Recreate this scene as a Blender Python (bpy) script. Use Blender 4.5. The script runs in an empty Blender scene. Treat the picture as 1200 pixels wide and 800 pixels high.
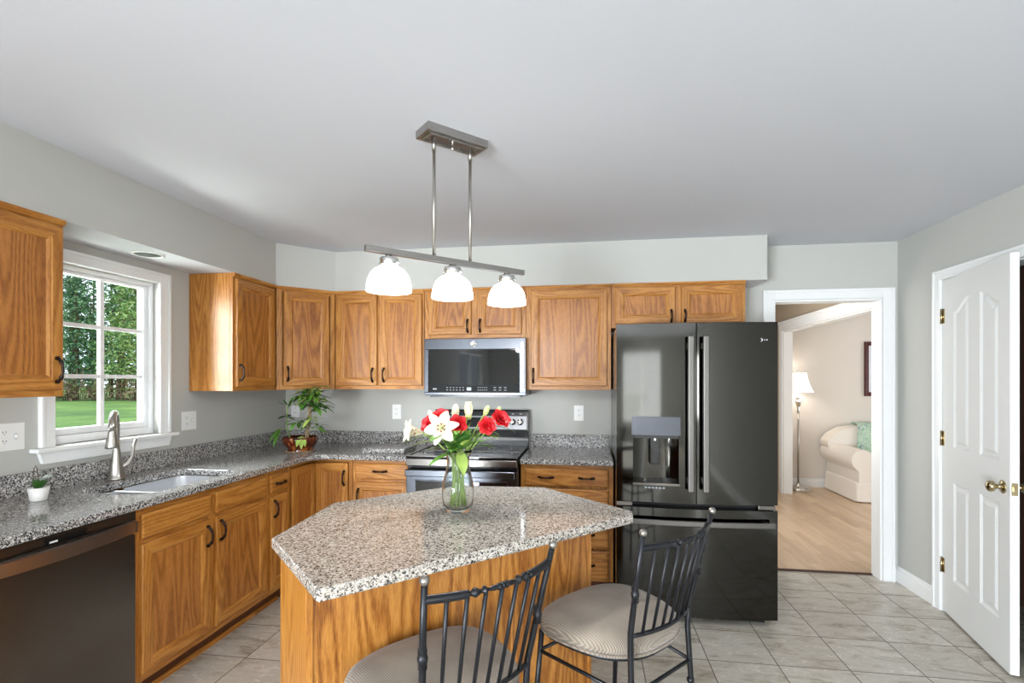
import bpy, bmesh, math, random
from mathutils import Matrix, Vector
random.seed(7)
S = bpy.context.scene
COL = S.collection
I = 0.0254                       # everything below is written in inches
PI = math.pi

# ------------------------------------------------------------------ camera, sky, sun, lights, exposure
cam_d = bpy.data.cameras.new('camera')
cam_d.sensor_width = 36.0
cam_d.lens = 36.0 * 593.97 / 1200.0
cam_d.shift_y = 45.72 / 1200.0
cam_d.clip_start = 0.02
cam_d.clip_end = 500
cam = bpy.data.objects.new('camera', cam_d)
COL.objects.link(cam)
cam.location = (0, 0, 56.35 * I)
cam.rotation_euler = (PI / 2, 0, 0.1484)
S.camera = cam

S.view_settings.view_transform = 'Standard'
S.view_settings.look = 'None'
S.view_settings.gamma = 1.0
S.view_settings.use_curve_mapping = False
S.view_settings.exposure = 0.1

world = bpy.data.worlds.new('sky')
S.world = world
world.use_nodes = True
bg = world.node_tree.nodes['Background']
bg.inputs[0].default_value = (0.80, 0.90, 1.0, 1)
bg.inputs[1].default_value = 2.0
S.cycles.transparent_max_bounces = 24


def light(name, kind, loc, energy, color=(1, 1, 1), rot=(0, 0, 0), size=None, size_y=None, angle=None):
    d = bpy.data.lights.new(name, kind)
    d.energy = energy
    d.color = color
    if kind == 'AREA':
        d.shape = 'RECTANGLE'
        d.size = size * I
        d.size_y = size_y * I
    elif kind == 'POINT':
        d.shadow_soft_size = size * I
    elif kind == 'SUN':
        d.angle = angle
    o = bpy.data.objects.new(name, d)
    COL.objects.link(o)
    o.location = [c * I for c in loc]
    o.rotation_euler = rot
    return o


light('sun', 'SUN', (200, 0, 400), 3.4, (1, .95, .86), (0, math.radians(42), math.radians(18)), angle=.01)
# unseen glazed door at left, set back for even light; rear lamp is added
light('daylight_glass_door', 'AREA', (-97, -150, 27), 600, (.86, .93, 1), (0, math.radians(-86), math.radians(32)), 44, 88)
light('fill_rear', 'AREA', (-18, -227, 50), 70, (.92, .96, 1), (PI / 2, 0, 0), 78, 63)
# fill lamps added out of view: right wall, living room, hall
light('fill_right', 'AREA', (84, -150, 52), 110, (.93, .97, 1), (0, PI / 2, 0), 46, 56)
light('fill_living_room', 'AREA', (244, 215, 50), 44, (.93, .97, 1), (0, PI / 2, 0), 60, 50)
light('fill_hall', 'AREA', (48, 205, 55), 26, (.98, .97, .95), (0, -PI / 2, 0), 60, 60)
# sky daylight above the sink window, then fill lamps added beside and below it
light('daylight_sink_window', 'AREA', (-142, 93.7, 128), 420, (.95, .98, 1), (0, math.radians(-38), 0), 36, 44)
light('fill_sink_side', 'AREA', (-128, 52, 66), 170, (.97, .99, 1), (0, -PI / 2, math.radians(52)), 50, 34)
light('fill_sink_below', 'AREA', (-134, 93.7, 4), 85, (.97, 1, .96), (0, math.radians(-150), 0), 46, 40)

# ------------------------------------------------------------------ materials
M = {}


def newmat(name):
    m = bpy.data.materials.new(name)
    m.use_nodes = True
    nt = m.node_tree
    b = nt.nodes['Principled BSDF']
    M[name] = m
    return m, nt, b


def srgb(r, g, b):
    f = lambda c: ((c / 255 + .055) / 1.055) ** 2.4 if c > 10 else c / 255 / 12.92
    return (f(r), f(g), f(b), 1)


def N(nt, t, **kw):
    n = nt.nodes.new(t)
    for k, v in kw.items():
        if k.startswith('i_'):
            n.inputs[k[2:].replace('_', ' ')].default_value = v
        else:
            setattr(n, k, v)
    return n


def L(nt, a, b):
    nt.links.new(a, b)


def ramp(nt, stops, interp='LINEAR'):
    n = nt.nodes.new('ShaderNodeValToRGB')
    cr = n.color_ramp
    cr.interpolation = interp
    while len(cr.elements) < len(stops):
        cr.elements.new(.5)
    for e, (p, c) in zip(cr.elements, stops):
        e.position = p
        e.color = c
    return n


def math_n(nt, op, a, b=None, c=None):
    n = nt.nodes.new('ShaderNodeMath')
    n.operation = op
    for i, x in enumerate((a, b, c)):
        if x is None:
            continue
        if hasattr(x, 'is_linked') or hasattr(x, 'links'):
            nt.links.new(x, n.inputs[i])
        else:
            n.inputs[i].default_value = x
    return n.outputs[0]


def coords(nt, scale=(1, 1, 1), rnd=True):
    tc = nt.nodes.new('ShaderNodeTexCoord')
    mp = nt.nodes.new('ShaderNodeMapping')
    mp.inputs['Scale'].default_value = scale
    if rnd:
        oi = nt.nodes.new('ShaderNodeObjectInfo')
        va = nt.nodes.new('ShaderNodeVectorMath')
        va.operation = 'MULTIPLY_ADD'
        cx = nt.nodes.new('ShaderNodeCombineXYZ')
        for k in range(3):
            L(nt, oi.outputs['Random'], cx.inputs[k])
        L(nt, cx.outputs[0], va.inputs[0])
        va.inputs[1].default_value = (13.7, 7.3, 5.1)
        L(nt, tc.outputs['Object'], va.inputs[2])
        L(nt, va.outputs[0], mp.inputs[0])
    else:
        L(nt, tc.outputs['Object'], mp.inputs[0])
    return mp.outputs[0]


def plain(name, col, rough=.5, metal=0.0, bump=0, bscale=200, coat=0, spec=.5, var=0):
    m, nt, b = newmat(name)
    b.inputs['Roughness'].default_value = rough
    b.inputs['Metallic'].default_value = metal
    b.inputs['Coat Weight'].default_value = coat
    b.inputs['Specular IOR Level'].default_value = spec
    v = coords(nt, rnd=False)
    nz = N(nt, 'ShaderNodeTexNoise', i_Scale=bscale * .15 if var else bscale, i_Detail=3.0)
    L(nt, v, nz.inputs['Vector'])
    k = max(var, .02)
    lo = tuple(c * (1 - k) for c in col[:3]) + (1,)
    hi = tuple(min(1, c * (1 + k)) for c in col[:3]) + (1,)
    r = ramp(nt, [(.3, lo), (.7, hi)])
    L(nt, nz.outputs[0], r.inputs[0])
    L(nt, r.outputs[0], b.inputs['Base Color'])
    if bump:
        n2 = N(nt, 'ShaderNodeTexNoise', i_Scale=bscale, i_Detail=3.0)
        L(nt, v, n2.inputs['Vector'])
        bp = N(nt, 'ShaderNodeBump', i_Strength=bump, i_Distance=.002)
        L(nt, n2.outputs[0], bp.inputs['Height'])
        L(nt, bp.outputs[0], b.inputs['Normal'])
    return m


def oak(name, axis, light_c, mid, dark, rough=.40):
    m, nt, b = newmat(name)
    lo, hi = .11, 1.0
    sc = [hi, hi, hi]
    sc['XYZ'.index(axis)] = lo
    v = coords(nt, sc)
    n1 = N(nt, 'ShaderNodeTexNoise', i_Scale=7.5, i_Detail=1.5, i_Roughness=.4)
    L(nt, v, n1.inputs['Vector'])
    rings = math_n(nt, 'SINE', math_n(nt, 'MULTIPLY', n1.outputs[0], 88.0))
    rings = math_n(nt, 'MULTIPLY_ADD', rings, .5, .5)
    n2 = N(nt, 'ShaderNodeTexNoise', i_Scale=230.0, i_Detail=4.0, i_Roughness=.65)
    L(nt, v, n2.inputs['Vector'])
    n3 = N(nt, 'ShaderNodeTexNoise', i_Scale=5.0, i_Detail=2.0)
    L(nt, v, n3.inputs['Vector'])
    f = math_n(nt, 'ADD', math_n(nt, 'MULTIPLY', rings, .27), math_n(nt, 'MULTIPLY', n2.outputs[0], .70))
    f = math_n(nt, 'ADD', f, math_n(nt, 'MULTIPLY', n3.outputs[0], .22))
    r = ramp(nt, [(.30, dark), (.52, mid), (.80, light_c)])
    L(nt, f, r.inputs[0])
    # open pores: short dark ticks
    sp = [700, 700, 700]
    sp['XYZ'.index(axis)] = 22
    vp = coords(nt, sp)
    n4 = N(nt, 'ShaderNodeTexNoise', i_Scale=1.0, i_Detail=1.0)
    L(nt, vp, n4.inputs['Vector'])
    pr = ramp(nt, [(.60, (1, 1, 1, 1)), (.72, (.55, .47, .38, 1))])
    L(nt, n4.outputs[0], pr.inputs[0])
    mx = N(nt, 'ShaderNodeMix', data_type='RGBA', blend_type='MULTIPLY')
    mx.inputs[0].default_value = .8
    L(nt, r.outputs[0], mx.inputs[6])
    L(nt, pr.outputs[0], mx.inputs[7])
    L(nt, mx.outputs[2], b.inputs['Base Color'])
    b.inputs['Roughness'].default_value = rough
    b.inputs['Coat Weight'].default_value = .12
    b.inputs['Coat Roughness'].default_value = .25
    bp = N(nt, 'ShaderNodeBump', i_Strength=.12, i_Distance=.001)
    L(nt, n2.outputs[0], bp.inputs['Height'])
    L(nt, bp.outputs[0], b.inputs['Normal'])
    return m


OL, OM, OD = srgb(194, 136, 64), srgb(170, 109, 40), srgb(126, 73, 20)
oak('oak_vertical', 'Z', OL, OM, OD)
oak('oak_horizontal', 'X', OL, OM, OD)
oak('oak_depth', 'Y', OL, OM, OD)
oak('oak_panel_shaded', 'Z', srgb(190, 132, 62), srgb(152, 94, 34), srgb(100, 54, 14), .4)  # island back veneer, its brown deepened for the shade on that side
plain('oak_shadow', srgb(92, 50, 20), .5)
oak('oak_veneer', 'Z', srgb(186, 124, 58), srgb(158, 98, 38), srgb(112, 60, 18), .38)
OAK = ['oak_vertical', 'oak_horizontal', 'oak_veneer']


def granite(name, stops, rough=.07, dens=270.0):
    m, nt, b = newmat(name)
    v = coords(nt, rnd=False)
    nd = N(nt, 'ShaderNodeTexNoise', i_Scale=240.0, i_Detail=2.0)
    L(nt, v, nd.inputs['Vector'])
    ad = nt.nodes.new('ShaderNodeVectorMath')
    ad.operation = 'MULTIPLY_ADD'
    L(nt, nd.outputs['Color'], ad.inputs[0])
    ad.inputs[1].default_value = (.006, .006, .006)
    L(nt, v, ad.inputs[2])
    vo = N(nt, 'ShaderNodeTexVoronoi', i_Scale=dens)
    L(nt, ad.outputs[0], vo.inputs['Vector'])
    sx = nt.nodes.new('ShaderNodeSeparateColor')
    L(nt, vo.outputs['Color'], sx.inputs[0])
    vo2 = N(nt, 'ShaderNodeTexVoronoi', i_Scale=dens * .55)
    L(nt, ad.outputs[0], vo2.inputs['Vector'])
    sx2 = nt.nodes.new('ShaderNodeSeparateColor')
    L(nt, vo2.outputs['Color'], sx2.inputs[0])
    f = math_n(nt, 'ADD', math_n(nt, 'MULTIPLY', sx.outputs[0], .68), math_n(nt, 'MULTIPLY', sx2.outputs[0], .32))
    r = ramp(nt, stops)
    L(nt, f, r.inputs[0])
    L(nt, r.outputs[0], b.inputs['Base Color'])
    b.inputs['Roughness'].default_value = rough
    b.inputs['Specular IOR Level'].default_value = .6
    return m


granite('granite_grey', [(.20, srgb(26, 27, 30)), (.36, srgb(72, 73, 76)), (.52, srgb(134, 133, 132)), (.66, srgb(178, 174, 168)), (.86, srgb(225, 224, 222))], .1)
granite('granite_island_lit', [(.17, srgb(40, 39, 40)), (.30, srgb(106, 101, 97)), (.43, srgb(168, 160, 150)), (.64, srgb(198, 189, 177)), (.88, srgb(220, 215, 207))], .06, 270.0)  # ramp lightened and warmed for the pendant light over the island

plain('wall_grey', srgb(190, 190, 185), .75, bump=.05, bscale=500)
plain('wall_cream', srgb(222, 215, 206), .8, bump=.05, bscale=500)
plain('wall_hall_dim', srgb(176, 160, 138), .8)  # hall paint darkened and warmed for the dim light there
plain('ceiling_white', srgb(205, 207, 213), .85, bump=.04, bscale=400)
plain('trim_white', srgb(236, 237, 236), .35)
plain('door_white', srgb(232, 233, 231), .38)
plain('vinyl_white', srgb(244, 245, 246), .3)
plain('closet_brown', srgb(70, 45, 32), .6)
plain('plate_white', srgb(240, 240, 238), .35)
plain('socket_dark', srgb(60, 60, 60), .5)
plain('bronze', srgb(52, 38, 34), .3, .85)
plain('brass', srgb(180, 164, 128), .22, 1)
plain('nickel', srgb(176, 172, 166), .28, 1)
plain('chrome_bright', srgb(215, 214, 212), .15, 1)
plain('steel', srgb(218, 219, 222), .36, 1)
plain('steel_grey', srgb(112, 109, 106), .45, .9)
plain('dishwasher_steel', srgb(122, 118, 115), .26, 1)
plain('dishwasher_handle', srgb(170, 156, 146), .3, 1)
plain('slate_steel', srgb(112, 108, 104), .2, 1)
plain('black_steel', srgb(66, 65, 62), .07, 1, var=.02)
plain('slate_panel', srgb(84, 86, 91), .5, .9)
plain('black_plastic', srgb(18, 18, 20), .25)
plain('black_matte', srgb(14, 14, 17), .55, spec=.25)
plain('dark_gap', srgb(6, 6, 6), .6)
plain('black_glass', srgb(7, 8, 11), .03, 0, spec=.5)
plain('oven_glass', srgb(14, 16, 20), .03, 0, spec=1.0)
plain('grey_mark', srgb(170, 176, 182), .4)
plain('iron', srgb(24, 26, 31), .36, .3)
plain('iron_cap', srgb(150, 146, 140), .3, .9)
plain('sofa_cream', srgb(236, 229, 220), .9, bump=.1, bscale=900)
plain('mahogany', srgb(72, 20, 20), .3)
plain('picture_white', srgb(228, 230, 238), .5, var=.06, bscale=60)
plain('pot_white', srgb(232, 230, 226), .35)
plain('soil', srgb(52, 40, 30), .9, bump=.4, bscale=200)
plain('leaf_dark', srgb(52, 98, 36), .4, var=.25, bscale=120)
plain('leaf_mid', srgb(92, 142, 52), .4, var=.25, bscale=120)
plain('leaf_lime', srgb(160, 184, 92), .45, var=.2, bscale=120)
plain('stem_green', srgb(140, 165, 84), .5)
plain('stem_brown', srgb(150, 128, 100), .7, var=.2, bscale=150)
plain('petal_cream', srgb(234, 224, 196), .55, var=.03, bscale=100)
plain('petal_red', srgb(206, 22, 34), .5, var=.16, bscale=120)
plain('anther', srgb(122, 62, 36), .7)
plain('bud_green', srgb(190, 200, 128), .5)
plain('silver_leaf', srgb(196, 204, 200), .3)
plain('bark', srgb(86, 70, 56), .9, bump=.6, bscale=30, var=.2)
plain('conifer_a', srgb(104, 142, 88), .8, var=.3, bscale=6)
plain('conifer_b', srgb(84, 122, 92), .8, var=.35, bscale=6)
plain('conifer_c', srgb(134, 158, 92), .8, var=.3, bscale=6)
plain('brush_brown', srgb(142, 118, 96), .9, var=.4, bscale=5)
plain('can_dark', srgb(74, 84, 80), .5)


def metal_brushed(name, col, rough, axis, amount=.25):
    m, nt, b = newmat(name)
    b.inputs['Metallic'].default_value = 1
    sc = [900, 900, 900]
    sc['XYZ'.index(axis)] = 4
    v = coords(nt, sc, rnd=False)
    nz = N(nt, 'ShaderNodeTexNoise', i_Scale=1.0, i_Detail=2.0)
    L(nt, v, nz.inputs['Vector'])
    r = ramp(nt, [(.3, tuple(c * (1 - amount) for c in col[:3]) + (1,)), (.7, col)])
    L(nt, nz.outputs[0], r.inputs[0])
    L(nt, r.outputs[0], b.inputs['Base Color'])
    b.inputs['Roughness'].default_value = rough


metal_brushed('nickel_brushed', srgb(178, 174, 170), .3, 'X')
metal_brushed('steel_brushed', srgb(92, 95, 101), .24, 'X', .14)
metal_brushed('steel_light', srgb(136, 138, 141), .34, 'X', .12)


def tile_floor():
    m, nt, b = newmat('floor_tile')
    tc = N(nt, 'ShaderNodeTexCoord')
    sp = N(nt, 'ShaderNodeSeparateXYZ')
    L(nt, tc.outputs['Object'], sp.inputs[0])
    px, py = 13.25 * I, 13.12 * I
    fx = math_n(nt, 'DIVIDE', math_n(nt, 'ADD', sp.outputs[0], -50.5 * I + 40 * px), px)
    fy = math_n(nt, 'DIVIDE', math_n(nt, 'ADD', sp.outputs[1], -107.0 * I + 40 * py), py)
    cx, cy = math_n(nt, 'FLOOR', fx), math_n(nt, 'FLOOR', fy)
    tx, ty = math_n(nt, 'FRACT', fx), math_n(nt, 'FRACT', fy)
    dx = math_n(nt, 'MINIMUM', tx, math_n(nt, 'SUBTRACT', 1.0, tx))
    dy = math_n(nt, 'MINIMUM', ty, math_n(nt, 'SUBTRACT', 1.0, ty))
    d = math_n(nt, 'MINIMUM', dx, dy)
    cell = N(nt, 'ShaderNodeCombineXYZ')
    L(nt, cx, cell.inputs[0])
    L(nt, cy, cell.inputs[1])
    wn = N(nt, 'ShaderNodeTexWhiteNoise', noise_dimensions='3D')
    L(nt, cell.outputs[0], wn.inputs['Vector'])
    va = N(nt, 'ShaderNodeVectorMath', operation='MULTIPLY_ADD')
    L(nt, wn.outputs['Color'], va.inputs[0])
    va.inputs[1].default_value = (9, 9, 9)
    L(nt, tc.outputs['Object'], va.inputs[2])
    rot = N(nt, 'ShaderNodeMapping')
    rot.inputs['Rotation'].default_value = (0, 0, .5)
    rot.inputs['Scale'].default_value = (2.2, 6.5, 1)
    L(nt, va.outputs[0], rot.inputs[0])
    n1 = N(nt, 'ShaderNodeTexNoise', i_Scale=1.7, i_Detail=6.0, i_Roughness=.62, i_Distortion=1.1)
    L(nt, rot.outputs[0], n1.inputs['Vector'])
    r = ramp(nt, [(.28, srgb(138, 124, 106)), (.42, srgb(182, 173, 158)), (.52, srgb(203, 198, 187)), (.60, srgb(196, 188, 176)), (.74, srgb(224, 219, 209))])
    n5 = N(nt, 'ShaderNodeTexNoise', i_Scale=2.3, i_Detail=3.0, i_Distortion=1.8)
    L(nt, rot.outputs[0], n5.inputs['Vector'])
    ve = math_n(nt, 'ABSOLUTE', math_n(nt, 'SUBTRACT', n5.outputs[0], .5))
    ve = math_n(nt, 'MAXIMUM', math_n(nt, 'MULTIPLY_ADD', ve, -9.0, .22), 0.0)
    L(nt, math_n(nt, 'ADD', n1.outputs[0], ve), r.inputs[0])
    tint = ramp(nt, [(0, (.90, .89, .87, 1)), (1, (1.02, 1.02, 1.02, 1))])
    L(nt, wn.outputs['Value'], tint.inputs[0])
    mx = N(nt, 'ShaderNodeMix', data_type='RGBA', blend_type='MULTIPLY')
    mx.inputs[0].default_value = 1
    L(nt, r.outputs[0], mx.inputs[6])
    L(nt, tint.outputs[0], mx.inputs[7])
    g = math_n(nt, 'LESS_THAN', d, .0085)
    mg = N(nt, 'ShaderNodeMix', data_type='RGBA')
    L(nt, g, mg.inputs[0])
    L(nt, mx.outputs[2], mg.inputs[6])
    mg.inputs[7].default_value = srgb(112, 104, 94)
    L(nt, mg.outputs[2], b.inputs['Base Color'])
    rr = math_n(nt, 'MULTIPLY_ADD', g, .4, .3)
    L(nt, rr, b.inputs['Roughness'])
    bp = N(nt, 'ShaderNodeBump', i_Strength=.4, i_Distance=.002, invert=True)
    L(nt, g, bp.inputs['Height'])
    L(nt, bp.outputs[0], b.inputs['Normal'])


tile_floor()


def hardwood():
    m, nt, b = newmat('hardwood')
    tc = N(nt, 'ShaderNodeTexCoord')
    sp = N(nt, 'ShaderNodeSeparateXYZ')
    L(nt, tc.outputs['Object'], sp.inputs[0])
    fx = math_n(nt, 'DIVIDE', sp.outputs[0], 2.6 * I)
    cx = math_n(nt, 'FLOOR', fx)
    off = math_n(nt, 'MULTIPLY', math_n(nt, 'FRACT', math_n(nt, 'MULTIPLY', cx, .377)), 40 * I)
    cy = math_n(nt, 'FLOOR', math_n(nt, 'DIVIDE', math_n(nt, 'ADD', sp.outputs[1], off), 40 * I))
    cell = N(nt, 'ShaderNodeCombineXYZ')
    L(nt, cx, cell.inputs[0])
    L(nt, cy, cell.inputs[1])
    wn = N(nt, 'ShaderNodeTexWhiteNoise', noise_dimensions='3D')
    L(nt, cell.outputs[0], wn.inputs['Vector'])
    va = N(nt, 'ShaderNodeVectorMath', operation='MULTIPLY_ADD')
    L(nt, wn.outputs['Color'], va.inputs[0])
    va.inputs[1].default_value = (5, 5, 5)
    L(nt, tc.outputs['Object'], va.inputs[2])
    mp = N(nt, 'ShaderNodeMapping')
    mp.inputs['Scale'].default_value = (1, .07, 1)
    L(nt, va.outputs[0], mp.inputs[0])
    nz = N(nt, 'ShaderNodeTexNoise', i_Scale=60.0, i_Detail=4.0)
    L(nt, mp.outputs[0], nz.inputs['Vector'])
    f = math_n(nt, 'ADD', math_n(nt, 'MULTIPLY', nz.outputs[0], .6), math_n(nt, 'MULTIPLY', wn.outputs['Value'], .4))
    r = ramp(nt, [(.2, srgb(178, 148, 114)), (.5, srgb(200, 171, 138)), (.8, srgb(216, 190, 158))])
    L(nt, f, r.inputs[0])
    L(nt, r.outputs[0], b.inputs['Base Color'])
    b.inputs['Roughness'].default_value = .3


hardwood()


def seat_fabric():
    m, nt, b = newmat('seat_fabric')
    v = coords(nt, rnd=False)
    w1 = N(nt, 'ShaderNodeTexWave', wave_type='BANDS', bands_direction='X', i_Scale=56.0, i_Distortion=.08)
    w2 = N(nt, 'ShaderNodeTexWave', wave_type='BANDS', bands_direction='Y', i_Scale=70.0, i_Distortion=.1)
    L(nt, v, w1.inputs['Vector'])
    L(nt, v, w2.inputs['Vector'])
    nz = N(nt, 'ShaderNodeTexNoise', i_Scale=5.0, i_Detail=3.0)
    L(nt, v, nz.inputs['Vector'])
    f = math_n(nt, 'ADD', math_n(nt, 'MULTIPLY', w1.outputs['Fac'], .26), math_n(nt, 'MULTIPLY', w2.outputs['Fac'], .16))
    f = math_n(nt, 'ADD', f, math_n(nt, 'MULTIPLY', nz.outputs[0], .72))
    r = ramp(nt, [(.38, srgb(96, 86, 76)), (.62, srgb(140, 128, 114)), (.9, srgb(172, 160, 145))])
    L(nt, f, r.inputs[0])
    L(nt, r.outputs[0], b.inputs['Base Color'])
    b.inputs['Roughness'].default_value = .85
    b.inputs['Sheen Weight'].default_value = .3
    bp = N(nt, 'ShaderNodeBump', i_Strength=.35, i_Distance=.002)
    L(nt, w1.outputs['Fac'], bp.inputs['Height'])
    L(nt, bp.outputs[0], b.inputs['Normal'])


seat_fabric()


def throw_mat():
    m, nt, b = newmat('throw_fabric')
    v = coords(nt, rnd=False)
    nz = N(nt, 'ShaderNodeTexNoise', i_Scale=22.0, i_Detail=5.0, i_Distortion=2.0)
    L(nt, v, nz.inputs['Vector'])
    r = ramp(nt, [(.32, srgb(120, 170, 140)), (.45, srgb(168, 200, 174)), (.55, srgb(206, 222, 204)), (.7, srgb(120, 156, 160))])
    L(nt, nz.outputs[0], r.inputs[0])
    L(nt, r.outputs[0], b.inputs['Base Color'])
    b.inputs['Roughness'].default_value = .9


throw_mat()


def glaze_mat():
    m, nt, b = newmat('pot_glaze')
    v = coords(nt, (1, 1, .25), rnd=False)
    nz = N(nt, 'ShaderNodeTexNoise', i_Scale=38.0, i_Detail=3.0)
    L(nt, v, nz.inputs['Vector'])
    r = ramp(nt, [(.35, srgb(42, 18, 14)), (.52, srgb(92, 36, 20)), (.68, srgb(168, 96, 40))])
    L(nt, nz.outputs[0], r.inputs[0])
    L(nt, r.outputs[0], b.inputs['Base Color'])
    b.inputs['Roughness'].default_value = .12


glaze_mat()


def lawn_mat():
    m, nt, b = newmat('lawn_grass')
    v = coords(nt, rnd=False)
    nz = N(nt, 'ShaderNodeTexNoise', i_Scale=.22, i_Detail=4.0)
    L(nt, v, nz.inputs['Vector'])
    n2 = N(nt, 'ShaderNodeTexNoise', i_Scale=7.0, i_Detail=3.0)
    L(nt, v, n2.inputs['Vector'])
    f = math_n(nt, 'ADD', math_n(nt, 'MULTIPLY', nz.outputs[0], .7), math_n(nt, 'MULTIPLY', n2.outputs[0], .3))
    r = ramp(nt, [(.36, srgb(58, 90, 36)), (.5, srgb(84, 118, 48)), (.66, srgb(118, 146, 66))])
    L(nt, f, r.inputs[0])
    L(nt, r.outputs[0], b.inputs['Base Color'])
    b.inputs['Roughness'].default_value = .9


lawn_mat()


def clear_pane(name, tint, refl=.5, fres=1.45):
    m, nt, b = newmat(name)
    nt.nodes.remove(b)
    out = nt.nodes['Material Output']
    tr = N(nt, 'ShaderNodeBsdfTransparent')
    tr.inputs[0].default_value = tint
    gl = N(nt, 'ShaderNodeBsdfGlossy')
    gl.inputs['Roughness'].default_value = .02
    fr = N(nt, 'ShaderNodeLayerWeight', i_Blend=refl)
    mx = N(nt, 'ShaderNodeMixShader')
    L(nt, fr.outputs['Fresnel'], mx.inputs[0])
    L(nt, tr.outputs[0], mx.inputs[1])
    L(nt, gl.outputs[0], mx.inputs[2])
    L(nt, mx.outputs[0], out.inputs[0])


clear_pane('window_glass', (.97, .99, .98, 1), .12)
clear_pane('vase_glass', (.985, .995, .99, 1), .2)
clear_pane('water', (.99, .995, .99, 1), .05)


def glow(name, col, strength, base=(1, 1, 1, 1)):
    m, nt, b = newmat(name)
    b.inputs['Base Color'].default_value = base
    b.inputs['Emission Color'].default_value = col
    b.inputs['Emission Strength'].default_value = strength
    b.inputs['Roughness'].default_value = .25


m, nt, b = newmat('clear_glass')
b.inputs['Transmission Weight'].default_value = 1
b.inputs['Roughness'].default_value = 0
b.inputs['IOR'].default_value = 1.28
b.inputs['Base Color'].default_value = (.97, 1, .985, 1)
glow('lit_glass', (1, .985, .965, 1), 4.3)
glow('lit_linen', (1, .94, .86, 1), 1.2)
glow('display_glow', (.7, .85, 1, 1), .35, (.02, .02, .02, 1))

# ------------------------------------------------------------------ mesh helpers


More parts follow.
